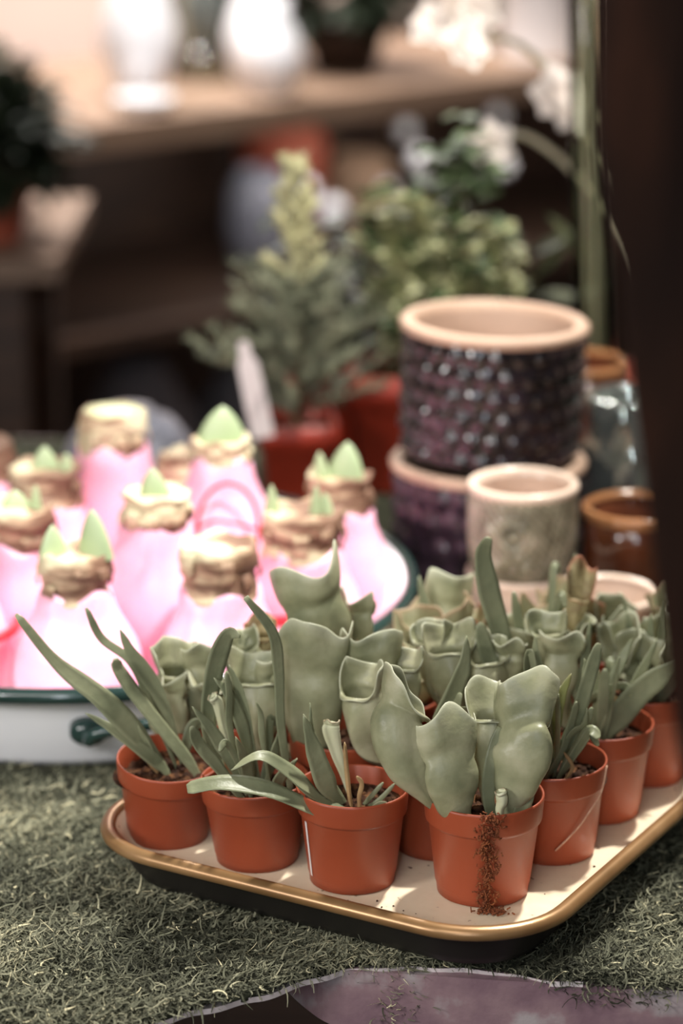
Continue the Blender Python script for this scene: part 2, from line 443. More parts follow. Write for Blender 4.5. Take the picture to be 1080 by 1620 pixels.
aa = me.attributes.new('tone', 'FLOAT', 'POINT'); aa.data.foreach_set('value', TT.astype(np.float32))
me.materials.append(M['moss'])
o = bpy.data.objects.new('moss_strand', me); COL.objects.link(o); o.parent = moss; o['kind'] = 'stuff'

# ------------------------------------------------------------------ tray
UX, UY = V((.866, -.5, 0)), V((.5, .866, 0))
TO = V((0, 1.2, 0)); FZ = .765
def uv(u, w, z=FZ): return TO + UX * u + UY * w + V((0, 0, z))
tray = thing('serving_tray', 'cream enamel tray with worn brown-gold rim holding the small potted plants', 'tray', (0, 1.2, FZ - .013), rot=(0, 0, -PI / 6))
def tray_loft(name, prof, m, cap=None):
    v = []; n = None
    for ins, z in prof:
        poly = rounded_poly(-.175 + ins, .095 - ins, .008 + ins, .385 - ins, max(.055 - ins, .012), 12); n = len(poly)
        v += [(x, y, z) for x, y in poly]
    f = grid_faces(len(prof), n)
    if cap == 'last': f.append(tuple(range((len(prof) - 1) * n, len(prof) * n)))
    if cap == 'first': f.append(tuple(range(n - 1, -1, -1)))
    return mesh(name, v, f, m, tray, True)
o = tray_loft('basin', [(.006, .0265), (.008, .024), (.013, .0165), (.017, .0138), (.021, .013)], 'tray_in', 'last'); o['label'] = 'cream speckled inside'
tray_loft('rim', [(.0065, .0255), (.006, .0272), (.004, .0285), (.0015, .0285), (-.001, .0272), (-.002, .025), (-.0015, .0228), (.0005, .0215), (.003, .0218), (.005, .0235)], 'tray_rim')
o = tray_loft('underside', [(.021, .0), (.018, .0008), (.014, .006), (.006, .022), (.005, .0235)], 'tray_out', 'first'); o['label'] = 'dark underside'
# crumbs of peat on the tray floor
mb = MB()
for k in range(34):
    if k < 18: c = uv(random.uniform(.02, .075), random.uniform(.03, .33))
    else: c = uv(random.uniform(-.02, .05), random.uniform(.026, .05))
    s = random.uniform(.0003, .0009); c.z = FZ + s * .5
    L = lathe([(s * .3, -s * .5), (s, 0), (s * .4, s * .6)], 5, True, True)
    mb.add([(V(p) * random.uniform(.7, 1.4)) + c for p in L[0]], L[1])
tag(mb.build('soil_crumbs', 'soil'), 'dark peat crumbs scattered on the cream tray floor', 'crumbs', kind='stuff')

# ------------------------------------------------------------------ potted pitcher plants
POT_H = .054
pv = lathe([(.0205, .0), (.0222, .0005), (.0226, .005), (.0228, .0055), (.0232, .0065), (.0268, .0395), (.0272, .0402), (.0282, .0408), (.0285, .042), (.0293, .0528), (.0292, .054), (.0286, .0543), (.028, .0535), (.0262, .040), (.0245, .025)], 56)
rng2 = random.Random(3)
def soil_mesh(seed):
    R = random.Random(seed); v = []; f = []
    rings = 9; n = 28
    for i in range(rings):
        r = .0268 * i / (rings - 1)
        for j in range(n):
            t = 2 * PI * j / n
            v.append((r * math.cos(t), r * math.sin(t), .0435 + R.uniform(-.0018, .0022) * (1 if i < rings - 1 else .3)))
    f = grid_faces(rings, n)
    mb = MB(); mb.add(v, f)
    for k in range(36):
        a = R.random() * 6.283; r = .022 * R.random() ** .5; s = R.uniform(.0012, .003)
        L = lathe([(s * .4, -s * .6), (s, -s * .1), (s * .8, s * .4), (s * .2, s * .7)], 6, True, True)
        d = V((r * math.cos(a), r * math.sin(a), .0445))
        mb.add([d + V((p[0] * R.uniform(.7, 1.3), p[1] * R.uniform(.7, 1.3), p[2] * R.uniform(.6, 1.2))) for p in L[0]], L[1])
    return mb

def pot_plant(u, w, label, seed, tilt=(0, 0), scale=1.0, potm='pot', zs=1.0):
    loc = uv(u, w, FZ + .0003)
    t = thing('potted_pitcher_plant', label, 'potted plant', loc, 'small pitcher plants on the tray')
    o = mesh('pot', pv[0], pv[1], potm, t); o.rotation_euler = (tilt[0], tilt[1], seed); o.scale = (scale, scale, zs)
    s = soil_mesh(seed).build('soil', 'soil', t); s.scale = (scale, scale, zs); s.rotation_euler = (tilt[0], tilt[1], 0)
    return t

plants = {}
SPEC = dict(
 A=(.034, .087, 'front corner pot with broad grey-green pitchers and brown root fibres trailing down its side'),
 P3=(-.031, .065, 'pot left of the front corner pot, arching strap leaves and a dry brown stalk'),
 P2=(-.088, .063, 'pot with thin upright blades, second from the left end of the front row'),
 P1=(-.1455, .064, 'leftmost pot, long strap leaves leaning out over the white enamel basin'),
 P4=(-.012, .124, 'shadowed pot tucked behind the gap left of the front corner pot'),
 B=(.044, .150, 'pot with yellow-green blade and pale twine on its side, second along the right edge'),
 P5=(-.071, .124, 'pot in the second row carrying the tall broad wavy-topped pitcher'),
 P6=(-.130, .124, 'pot behind the leftmost one, round low pitchers against the pink bulbs'),
 C=(.043, .210, 'third pot along the right edge, wide blade leaning right and pale curled leaf'),
 P7=(-.014, .186, 'pot in mid tray with the tall narrow blade standing above all others'),
 P8=(-.076, .184, 'pot behind the tall wavy pitcher, its biggest leaf overlapping the pink bulbs'),
 D=(.045, .271, 'pot with round overlapping leaves by the dark post, fourth along the right edge'),
 P10=(-.014, .247, 'pot in the rear of the tray with a reddish veined leaf, before the stacked cups'),
 P11=(-.073, .245, 'pot of yellow-green ruffled leaves with pink tips beside the basin rim'),
 P12=(.046, .332, 'pot at the far right of the tray, before the cream-rimmed bowl'),
 P13=(-.015, .309, 'rearmost pot of the tray, pale yellowish leaves against the black stacked pots'),
)
TILT = dict(P1=(.05, -.09), P2=(.0, -.03), B=(0, .03))
for i, (k, (u, w, lab)) in enumerate(SPEC.items()):
    plants[k] = pot_plant(u, w, lab, 11 + i, TILT.get(k, (0, 0)), scale={'A': 1.06, 'P1': .97, 'P2': .98}.get(k, 1.0), zs={'P1': .86, 'P2': .85, 'P3': .96, 'B': .97, 'C': .98}.get(k, 1.0))
    plants[k]['zs'] = {'P1': .86, 'P2': .85, 'P3': .96}.get(k, 1.0)
for k in ('A', 'C', 'D'): pass

def Yof(k): return plants[k].location.y
TOC = V((0, -1, .3))
def P(k, *pts):
    """pixel path to local points of plant k; third item = depth offset from the pot's centre"""
    t = plants[k]; out = []
    for q in pts:
        dy = q[2] if len(q) > 2 else 0
        out.append(at(q[0], q[1], Yof(k) + dy) - V(t.location))
    return out
def root_at(k, dx=0, dy=0): return V((dx, dy, .041))
def PT(k, face, W, hH, hW, base, *pts, **kw):
    pts = [V((base[0], base[1], .040 * plants[k]['zs']))] + P(k, *pts)
    return pitcher(plants[k], pts, face, W, hH, hW, **kw)
def ST(k, w, base, *pts, **kw):
    pts = [V((base[0], base[1], .042 * plants[k]['zs']))] + P(k, *pts)
    return strap(plants[k], pts, w, **kw)
px = 1.36 / FPX                                                  # metres per photograph pixel at the tray

# --- front corner plant
PT('A', (.9, -.32, .2), 80 * px, 74 * px, 92 * px, (-.016, -.006), (655, 1240, -.014), (632, 1195, -.012), (626, 1150, -.006), (632, 1128, -.002), seed=1, flat=1.0, lean=.05, wing=.3, hs=(.55, 1.9), ripple=.05)
PT('A', (-.25, .9, .3), 88 * px, 70 * px, 104 * px, (-.006, -.018), (722, 1278, -.02), (716, 1240, -.02), (712, 1205, -.018), seed=5, flat=.45, lean=-.15, wing=.4)
PT('A', (.35, .9, .3), 102 * px, 80 * px, 112 * px, (.008, -.012), (812, 1250, -.014), (826, 1190, -.012), (824, 1155, -.006), seed=9, flat=.45, lean=-.15, wing=.4)
PT('A', (-.1, -.95, .35), 62 * px, 62 * px, 86 * px, (.002, .004), (772, 1235, .002), (778, 1190, .006), (778, 1140, .01), seed=3, flat=.85, lean=.35, wing=.15, ripple=.04)
ST('A', 22 * px, (.004, -.012), (772, 1260, -.012), (776, 1205, -.01), (790, 1150, -.004), twist=10, prof=BAND)
PT('A', (.2, -.9, .2), 16 * px, 6 * px, 18 * px, (.010, -.021), (790, 1285, -.021), (794, 1268, -.021), (792, 1256, -.021), seed=4, flat=.9, wing=.1, m='bud', name='leaf_bud')
ST('A', 24 * px, (.016, -.016), (822, 1283, -.016), (832, 1262, -.016), (836, 1243, -.016), twist=15, prof=BAND)
ST('A', 12 * px, (-.02, -.014), (700, 1275, -.014), (690, 1258, -.012), twist=20, m='dry', name='dead_leaf')
mb = MB()
R = random.Random(5)
pa = plants['A'].location
for k in range(420):                                             # clump of root fibre hanging from the rim to the tray
    s = R.random(); r = .0316 - .0072 * s + R.uniform(0, .0028)
    ang = -PI / 2 + .03 + R.gauss(0, .085) * (.8 + .5 * math.sin(s * 9) ** 2) + .02 * math.sin(s * 13)
    z = .0565 - .0555 * s
    c = V((r * math.cos(ang), r * math.sin(ang), z)); d = V((R.gauss(0, 1), R.gauss(-.4, .6), R.gauss(0, 1))).normalized() * R.uniform(.001, .0028)
    L = tube([c, c + d * .5 + V((0, 0, R.gauss(0, .0005))), c + d], R.uniform(.00025, .0006), 4)
    mb.add(*L)
for k in range(90):
    c = V((.003 + R.gauss(0, .004), -.0265 + R.gauss(-.002, .002), .0008)); d = V((R.gauss(0, 1), R.gauss(0, 1), .2)).normalized() * R.uniform(.001, .003)
    mb.add(*tube([c, c + d * .5, c + d], .0004, 4))
sub(mb.build('trailing_roots', 'drip', plants['A']), part(plants['A'], 'pot'))

# --- left of the corner: long straps
ST('P3', 36 * px, (-.004, -.012), (500, 1283, -.016), (425, 1252, -.022), (350, 1241, -.026), (296, 1250, -.028), twist=42, chan=.3, prof=[(0, .25), (.3, .8), (.6, 1), (.85, .8), (.96, .75), (1, .5)])
ST('P3', 34 * px, (-.004, -.004), (500, 1262, -.008), (455, 1222, -.012), (410, 1198, -.016), (366, 1219, -.02), twist=50, chan=.3)
ST('P3', 36 * px, (-.004, 0), (518, 1245, -.004), (497, 1190, -.006), (480, 1130, -.008), twist=15)
ST('P3', 14 * px, (-.002, 0), (512, 1215, 0), (494, 1165, 0), (490, 1112, .002), twist=30)
ST('P3', 8 * px, (.0, -.006), (552, 1255, -.006), (548, 1215, -.004), (545, 1175, -.004), twist=0, m='dry', prof=BAND, name='dead_leaf', thick=.0012)
ST('P3', 8 * px, (.004, -.004), (585, 1262, -.006), (606, 1238, -.006), twist=0, prof=BAND)
ST('P3', 8 * px, (.006, -.004), (600, 1265, -.006), (624, 1240, -.006), twist=0, prof=BAND)
ST('P3', 12 * px, (.008, -.008), (600, 1272, -.01), (614, 1277, -.01), (606, 1290, -.012), twist=30, prof=BAND)
ST('P3', 8 * px, (.004, -.01), (568, 1262, -.01), (572, 1240, -.01), (564, 1228, -.01), twist=0, m='dry', prof=BAND, name='dead_leaf')
PT('P3', (.1, .9, .3), 26 * px, 10 * px, 24 * px, (0, .008), (535, 1200, .008), (524, 1160, .008), (524, 1148, .008), seed=8, m='bud', name='leaf_bud')
q = MB(); q.add(*(lambda g: ([(x, y, z) for x, y, z in g], [(0, 1, 3, 2), (2, 3, 5, 4)]))([(-.0287 * math.cos(a) * s, -.0287 * math.sin(a) * s, z) for z, s in ((.037, .94), (.02, .875), (.006, .82)) for a in (.42, .5)]))
o = q.build('label_sticker', 'white_paper', plants['P3']); o['label'] = 'white sticker on the pot side'; sub(o, part(plants['P3'], 'pot'))

# --- leftmost pot
ST('P1', 40 * px, (.0, -.006), (240, 1190, -.006), (165, 1110, -.012), (90, 1050, -.014), (25, 972, -.016), twist=18, prof=[(0, .2), (.2, .45), (.42, 1), (.6, .8), (.85, .42), (.97, .34), (1, .15)], res=34)
ST('P1', 26 * px, (.002, -.008), (250, 1208, -.008), (190, 1162, -.012), (135, 1128, -.014), twist=25)
ST('P1', 26 * px, (.018, -.01), (290, 1195, -.01), (225, 1115, -.01), (188, 1062, -.01), (182, 1042, -.01), twist=28, prof=[(0, .5), (.3, .9), (.6, 1), (.9, .75), (1, .35)])
ST('P1', 15 * px, (.006, .0), (232, 1100, .0), (205, 1045, 0), (160, 1010, 0), (136, 962, 0), twist=20, prof=BAND)
ST('P1', 34 * px, (.01, .006), (272, 1160, .004), (240, 1080, .0), (210, 1035, -.002), (190, 996, -.002), twist=-25)
ST('P1', 12 * px, (.012, .01), (262, 1160, .01), (262, 1120, .01), twist=20)
ST('P1', 10 * px, (-.004, -.004), (228, 1195, -.006), (205, 1170, -.006), twist=10, m='dry', name='dead_leaf', prof=BAND)

# --- second pot of the front row
ST('P2', 34 * px, (-.014, .004), (330, 1160, .004), (336, 1070, .002), (358, 1005, .0), (380, 1006, -.004), twist=24, prof=[(0, .3), (.3, .8), (.6, 1), (.85, .6), (1, .2)])
ST('P2', 24 * px, (-.004, -.006), (355, 1190, -.006), (330, 1150, -.008), (304, 1118, -.01), twist=20)
ST('P2', 24 * px, (-.006, -.012), (345, 1215, -.012), (315, 1180, -.014), (302, 1150, -.016), twist=30, prof=BAND)
ST('P2', 13 * px, (-.004, -.004), (364, 1160, -.006), (362, 1100, -.008), (358, 1062, -.008), twist=25, prof=BAND)
ST('P2', 24 * px, (.0, .0), (385, 1160, 0), (362, 1100, 0), (338, 1072, 0), twist=25)
ST('P2', 20 * px, (.002, .004), (392, 1150, .004), (378, 1090, .004), (362, 1052, .004), twist=-25)
ST('P2', 11 * px, (.008, -.004), (415, 1170, -.004), (412, 1130, -.004), (405, 1110, -.006), twist=10)
ST('P2', 20 * px, (.018, .002), (444, 1150, .002), (440, 1060, 0), (430, 1000, -.004), (388, 945, -.008), twist=16, prof=[(0, .55), (.35, .8), (.6, 1), (.85, .8), (1, .5)], res=34)
ST('P2', 10 * px, (-.01, .012), (325, 1150, .01), (322, 1110, .01), twist=10, m='dry', name='dead_leaf')
ST('P2', 24 * px, (.012, -.012), (440, 1235, -.014), (470, 1200, -.016), twist=30)
PT('P2', (0, -1, .2), 16 * px, 8 * px, 18 * px, (-.006, .006), (355, 1160, .006), (345, 1115, .004), (338, 1105, .002), seed=18, m='bud', name='leaf_bud')

# --- second row
PT('P6', (.5, -.7, .3), 66 * px, 52 * px, 88 * px, (.0, .0), (262, 1150, 0), (268, 1100, -.002), (276, 1066, -.004), seed=21, lean=.4)
PT('P6', (.7, .4, .3), 66 * px, 40 * px, 78 * px, (.006, -.008), (280, 1170, -.008), (278, 1130, -.01), (272, 1095, -.012), seed=22, lean=0)
PT('P6', (-.4, .8, .3), 62 * px, 50 * px, 84 * px, (.014, .0), (312, 1150, .0), (322, 1105, 0), (322, 1062, .002), seed=23)
PT('P5', (.1, .9, .35), 104 * px, 92 * px, 126 * px, (-.002, -.01), (500, 1180, -.012), (494, 1125, -.012), (494, 1078, -.012), seed=25, lean=-.05, flat=.5, wing=.3, ripple=.07)
PT('P5', (-.2, -.9, .3), 76 * px, 60 * px, 100 * px, (-.012, .002), (418, 1180, .002), (410, 1130, .002), (408, 1085, .006), seed=26)
PT('P5', (-.5, .6, .35), 66 * px, 46 * px, 80 * px, (-.004, .014), (430, 1150, .012), (438, 1110, .012), (436, 1080, .014), seed=27)
PT('P4', (-.5, -.6, .3), 76 * px, 52 * px, 74 * px, (-.01, .0), (588, 1185, -.004), (578, 1135, -.006), (574, 1098, -.006), seed=28, lean=.2, flat=.8)
PT('P4', (.1, .9, .3), 90 * px, 56 * px, 104 * px, (-.006, .014), (592, 1130, .016), (588, 1090, .016), (586, 1058, .018), seed=29, lean=-.1)
PT('P4', (-.3, -.8, .3), 52 * px, 36 * px, 60 * px, (.004, .012), (640, 1130, .014), (642, 1090, .014), (642, 1062, .016), seed=30)
ST('P4', 36 * px, (.008, .0), (690, 1165, .0), (715, 1100, .0), (733, 1052, .0), (738, 1006, .002), twist=28)
ST('P4', 34 * px, (.010, -.006), (700, 1165, -.006), (730, 1128, -.008), (760, 1120, -.01), twist=40)
PT('P8', (-.35, .75, .4), 106 * px, 88 * px, 122 * px, (.006, -.01), (512, 1060, -.014), (510, 1010, -.016), (498, 962, -.018), seed=31, lean=-.1, flat=.66, ripple=.04)
PT('P8', (.5, .6, .3), 60 * px, 40 * px, 72 * px, (.016, .0), (562, 1040, 0), (566, 1000, 0), (566, 970, 0), seed=32)
PT('P8', (-.3, -.8, .3), 50 * px, 34 * px, 60 * px, (-.012, .0), (430, 1060, -.004), (420, 1035, -.004), (415, 1010, -.004), seed=33, m='leaf_red')
PT('P8', (.1, -.9, .3), 56 * px, 36 * px, 70 * px, (-.006, -.014), (455, 1085, -.016), (400, 1050, -.018), (388, 1035, -.018), seed=34)

# --- right edge
ST('B', 28 * px, (-.014, -.004), (868, 1165, -.006), (882, 1110, -.006), (903, 1066, -.006), twist=15, m='strap_lime')
ST('B', 26 * px, (-.004, .0), (905, 1150, 0), (928, 1080, 0), (946, 1018, 0), twist=22, prof=BAND)
ST('B', 15 * px, (-.006, -.008), (890, 1185, -.008), (905, 1135, -.008), (912, 1110, -.008), twist=40, prof=BAND)
ST('B', 12 * px, (-.002, -.006), (900, 1165, -.008), (924, 1145, -.01), (928, 1120, -.01), twist=40)
ST('B', 18 * px, (.0, -.008), (915, 1180, -.01), (934, 1158, -.012), (946, 1180, -.014), twist=40, prof=BAND)
ST('B', 14 * px, (-.008, .006), (838, 1120, .008), (832, 1050, .008), (840, 1032, .006), (850, 1090, .004), twist=40, prof=BAND)
ST('B', 22 * px, (-.01, .01), (868, 1120, .01), (850, 1050, .01), (846, 1005, .01), twist=-20)
ST('B', 14 * px, (-.004, .008), (915, 1120, .008), (926, 1060, .008), (924, 1042, .008), twist=10)
PT('B', (.0, -.9, .4), 48 * px, 30 * px, 56 * px, (-.012, .004), (862, 1160, .006), (860, 1120, .008), (862, 1108, .01), seed=40)
ST('B', 6 * px, (.002, -.012), (905, 1215, -.014), (892, 1190, -.014), twist=0, m='dry', name='dead_leaf', prof=BAND)
r = [(.0288, .040, -.62), (.0272, .032, -.85), (.0264, .024, -1.1), (.0255, .017, -1.35), (.0246, .010, -1.6)]
mb = MB(); mb.add(*tube([(a * math.cos(t), a * math.sin(t), z) for a, z, t in [(.0298, .054, -.5)] + r], .0005, 6, 20)); sub(mb.build('pale_twine', 'twine', plants['B']), part(plants['B'], 'pot'))
PT('P7', (0, -.9, .4), 80 * px, 50 * px, 92 * px, (-.01, -.012), (725, 1110, -.014), (715, 1070, -.014), (712, 1035, -.012), seed=41, ripple=.09)
PT('P7', (.4, -.8, .4), 66 * px, 40 * px, 84 * px, (.0, -.014), (768, 1120, -.016), (775, 1080, -.018), (772, 1052, -.016), seed=42)
PT('P7', (-.6, -.6, .3), 60 * px, 44 * px, 80 * px, (-.014, .0), (690, 1090, 0), (684, 1050, 0), (682, 1020, .002), seed=43, ripple=.1)
ST('P7', 40 * px, (.006, .002), (800, 1060, .002), (790, 1000, .002), (772, 935, .0), (763, 880, -.002), (772, 850, -.006), twist=18, prof=[(0, .4), (.3, .85), (.6, 1), (.85, .7), (.96, .5), (1, .25)], res=34)
ST('P7', 28 * px, (.002, -.008), (782, 1075, -.012), (768, 1030, -.012), (758, 985, -.012), twist=12, prof=BAND)
PT('P7', (.2, .8, .4), 50 * px, 30 * px, 60 * px, (.01, -.008), (800, 1080, -.01), (806, 1050, -.01), (806, 1040, -.01), seed=44)
ST('C', 46 * px, (.0, -.004), (965, 1150, -.006), (1010, 1095, -.008), (1076, 1045, -.012), twist=20, prof=[(0, .2), (.2, .6), (.5, 1), (.8, .9), (1, .3)])
ST('C', 16 * px, (-.012, .0), (925, 1115, -.002), (960, 1090, -.004), (990, 1084, -.006), (997, 1102, -.008), twist=40, prof=BAND)
ST('C', 12 * px, (-.008, .0), (940, 1140, 0), (942, 1080, 0), (946, 1060, 0), twist=10, prof=BAND)
ST('C', 9 * px, (-.004, .0), (960, 1130, 0), (975, 1100, 0), twist=10, m='dry', prof=BAND)
ST('C', 22 * px, (.004, .004), (985, 1120, .004), (1015, 1060, .004), (1040, 1010, .004), twist=20)
ST('C', 20 * px, (.0, .008), (960, 1100, .008), (985, 1040, .008), (1000, 1010, .008), twist=-20)
PT('C', (.2, .9, .4), 58 * px, 42 * px, 80 * px, (-.016, .002), (884, 1110, .002), (886, 1070, .002), (888, 1042, .004), seed=45)
PT('C', (-.3, -.8, .4), 50 * px, 40 * px, 70 * px, (-.01, .01), (880, 1070, .012), (872, 1030, .012), (868, 1004, .012), seed=46)
ST('C', 20 * px, (-.006, .006), (918, 1100, .006), (926, 1040, .006), (934, 980, .006), twist=15)

# --- back rows: shaped leaves around each crown
def crown(k, n, hh, tone=('leaf',), seed=0, nst=2, wscale=1.0, spread=.013):
    R = random.Random(seed); t = plants[k]; a0 = R.random() * 6
    for i in range(n):
        az = a0 + i * 2 * PI / n + R.uniform(-.3, .3); d = V((math.cos(az), math.sin(az), 0))
        h = hh * R.uniform(.72, 1.08); out = R.uniform(.6, 1.1) * spread
        W = R.uniform(.017, .025) * wscale
        pts = [d * .005 + V((0, 0, .040)), d * (.006 + out * .5) + V((0, 0, .040 + h * .35)), d * (.006 + out) + V((0, 0, .040 + h * .62))]
        fz = -d * R.choice((1, 1, -.6)) + V((R.uniform(-.5, .5), -.3, .35))
        pitcher(t, pts, fz, W, h * .36, W * R.uniform(1.25, 1.5), seed=seed * 31 + i, m=R.choice(tone), lean=R.uniform(-.1, .35), flat=R.uniform(.6, .8), ripple=R.uniform(.04, .1))
    for i in range(nst):
        az = R.random() * 6.28; d = V((math.cos(az), math.sin(az), 0)); h = hh * R.uniform(.7, 1.15)
        strap(t, [d * .004 + V((0, 0, .042)), d * .010 + V((0, 0, .042 + h * .5)), d * R.uniform(.012, .022) + V((0, 0, .042 + h))], R.uniform(.006, .010), twist=R.uniform(-40, 40))
crown('D', 6, .062, seed=51, nst=3)
crown('P10', 6, .062, ('leaf', 'leaf', 'leaf_yellow'), seed=52, nst=1)
PT('P10', (.1, -.9, .3), 44 * px, 60 * px, 50 * px, (.01, .004), (904, 1010, 0), (908, 975, 0), (914, 950, 0), seed=61, m='leaf_red', ripple=.12)
crown('P11', 6, .058, ('leaf_yellow', 'leaf', 'leaf_red'), seed=53, nst=2)
crown('P12', 6, .060, ('leaf', 'leaf_yellow'), seed=54, nst=3)
crown('P13', 6, .056, ('leaf_yellow', 'leaf_yellow', 'leaf_red', 'leaf'), seed=55, nst=1)
for k_, n_, hh_ in (('P2', 5, .040), ('P6', 4, .05), ('B', 6, .05), ('C', 5, .055), ('D', 4, .06), ('P1', 3, .035), ('P4', 4, .045), ('P10', 3, .065), ('P12', 4, .06)):
    R = random.Random(ord(k_[-1]) * 7 + n_); t = plants[k_]
    for i in range(n_):
        az = R.random() * 6.28; d = V((math.cos(az), math.sin(az), 0)); h = hh_ * R.uniform(.6, 1.2); o_ = R.uniform(.008, .024); z0 = .042 * t['zs']
        pts_ = [d * R.uniform(.002, .009) + V((0, 0, z0)), d * (.006 + o_ * .35) + V((0, 0, z0 + h * .5)), d * (.006 + o_ * .8) + V((R.gauss(0, .002), 0, z0 + h * .95))]
        if R.random() < .35: pts_.append(pts_[-1] + d * .006 - V((0, 0, R.uniform(0, .006))))
        strap(t, pts_, R.uniform(.003, .0075), twist=R.uniform(-45, 45), prof=R.choice((WIDE, BAND)), wav=.0003)
crown('P7', 3, .050, seed=56, nst=0)
crown('P8', 3, .050, ('leaf', 'leaf_yellow'), seed=57, nst=0)
crown('P6', 2, .045, seed=58, nst=0)

# ------------------------------------------------------------------ enamel basin with the waxed bulbs
PC = V((-.170, 1.645, .7485))
pan = thing('enamel_basin', 'round white enamel basin with dark green rim full of pink bulbs', 'basin', PC)
mesh('bowl', *lathe([(.170, .002), (.178, .0), (.184, .002), (.190, .008), (.199, .035), (.211, .0543), (.2145, .0588), (.212, .0598), (.208, .0543), (.196, .036), (.187, .010), (.180, .006), (.0005, .006)], 96), 'enamel', pan)
o = mesh('rim', *lathe([(.2125, .0528), (.216, .0523), (.2195, .0543), (.2205, .0578), (.2185, .0613), (.215, .0623), (.212, .0608), (.2115, .0563), (.2125, .0528)], 96, False), 'green_enamel', pan)
o['label'] = 'dark green rolled rim'
def on_pan(a, r, z): return (r * math.cos(a), r * math.sin(a), z)
for a0 in (-1.36, 1.78):
    mb = MB()
    pts = [on_pan(a0 - .10, .20, .036), on_pan(a0 - .10, .216, .030), on_pan(a0 - .08, .222, .036)] + [on_pan(a0 + t, .2235, .040) for t in (0, .12, .25, .38)] + [on_pan(a0 + .46, .222, .036), on_pan(a0 + .48, .216, .030), on_pan(a0 + .48, .20, .036)]
    mb.add(*tube(pts, .0038, 10, 60))
    for e in (-.10, .48):
        c = V(on_pan(a0 + e, .2015, .030)); L = lathe([(.011, -.004), (.011, .003), (.008, .006), (.004, .0075)], 20, True, True)
        rot = V((0, 0, 1)).rotation_difference(V((math.cos(a0 + e), math.sin(a0 + e), -.35)))
        mb.add([c + rot @ V((p[0], p[1] * .8, p[2])) for p in L[0]], L[1])
    o = mb.build('handle', 'green_enamel', pan); o['label'] = 'dark green enamel handle'

def sprout(parent, loc, h, w, lean=(0, 0), seed=0):
    R = random.Random(seed); v = []; n = 14; rows = 12; a = []
    az = R.uniform(-.4, .4)
    for i in range(rows):
        u = i / (rows - 1); r = w * .5 * ((1 - u) ** .78 * (1 + .45 * u)) + .0003
        for j in range(n):
            t = 2 * PI * j / n; x = r * math.cos(t); y = r * .5 * math.sin(t)
            v.append((loc[0] + x * math.cos(az) - y * math.sin(az) + lean[0] * u * h, loc[1] + x * math.sin(az) + y * math.cos(az) + lean[1] * u * h, loc[2] + u * h - .004)); a.append(u * .5)
    return mesh('sprout', v, grid_faces(rows, n) + [tuple(range((rows - 1) * n, rows * n))], 'sprout', parent, True, {'edge': a})

def bulb(x, y, ztop, r, rn, label, seed, sprouts=(), hneck=.024, tilt=(0, 0), flat_top=False):
    base = .7545; t = thing('amaryllis_bulb', label, 'bulb', (x, y, base), 'pink waxed bulbs in the basin', rot=(tilt[0], tilt[1], 0))
    H = ztop - base; hb = H - hneck; R = random.Random(seed); ph = [R.random() * 6 for _ in range(6)]
    k1 = min(.048, hb * .48)
    prof = [(r * .35, 0), (r * .7, .003), (r * .93, k1 * .45), (r, k1), (r * .96, k1 * 1.25)]
    rest = hb - k1 * 1.25
    for q in (.2, .4, .6, .8, 1): prof.append((r * .96 + (rn * 1.1 - r * .96) * (q * q * (3 - 2 * q)) ** .85, k1 * 1.25 + rest * q))
    prof += [(rn * 1.03, hb + .003), (rn * .9, hb + .003), (rn * .8, hb - .004)]
    def fn(rr, z, th, i):
        return rr * (1 + .022 * math.sin(3 * th + ph[0] + z * 30) + .015 * math.sin(5 * th + ph[1] - z * 60)), z + (.003 * math.sin(4 * th + ph[2]) if i >= 9 else 0)
    mesh('wax_coat', *lathe(prof, 44, True, False, fn), 'wax', t)
    np_ = []; m = 11
    for i in range(m):
        q = i / (m - 1); np_.append((rn * (.98 + .07 * math.sin(q * 9 + ph[3])), hb - .004 + (hneck + .004) * q))
    np_ += [(rn * .9, H + .0005), (rn * .72, H - .002), (rn * .4, H - .001), (rn * .02, H)]
    def fn2(rr, z, th, i):
        j = 1 + .022 * math.sin(5 * th + ph[4] + i * .6) + .014 * math.sin(11 * th + ph[5] - i * .9) + .03 * (i % 3 == 1) + R.uniform(-.006, .006)
        dz = (.0016 * math.sin(5 * th + ph[0]) + R.uniform(-.0004, .0004)) if 3 < i <= 11 else 0
        return rr * j, z + dz
    neck = mesh('papery_neck', *lathe(np_, 40, True, False, fn2), 'papery', t)
    # torn flaps of dry skin round the neck
    mb = MB()
    for k in range(9):
        th = 2 * PI * k / 9 + R.uniform(-.3, .3); wd = R.uniform(.25, .5); z0 = hb + hneck * R.uniform(0, .55); hh = hneck * R.uniform(.25, .5); rr = rn * 1.1
        g = []
        for a_ in range(5):
            for b_ in range(6):
                aa = th + wd * (b_ / 5 - .5); zz = z0 + hh * (a_ / 4) + (R.uniform(-.0012, .0012) if a_ in (0, 4) else 0)
                rad = rr + .0012 * math.sin(a_ * 1.1) - .0004 + R.uniform(-.0002, .0002)
                g.append((rad * math.cos(aa), rad * math.sin(aa), zz))
        mb.add(g, grid_faces(5, 6, False))
    o = mb.build('dry_skin', 'papery', neck); so = o.modifiers.new('thickness', 'SOLIDIFY'); so.thickness = .0008
    if flat_top: mesh('cut_top', *lathe([(rn * .88, H - .001), (rn * .86, H + .0015), (rn * .4, H + .0022), (.0005, H + .002)], 30), 'cut', neck)
    for i, (dx, h, w) in enumerate(sprouts): sprout(t, (dx, -.003 * i, H), h, w, (R.uniform(-.1, .1), 0), seed + i)
    return t, H, hb
bulb(-.158, 1.494, .873, .039, .0205, 'front-left pink bulb with two broad green tips, at the basin rim', 1, ((.013, .030, .022), (-.012, .021, .018)), hneck=.026)
bulb(-.0730, 1.507, .874, .039, .0225, 'front pink bulb with a blunt brown cut top and no sprout', 2, (), hneck=.031)
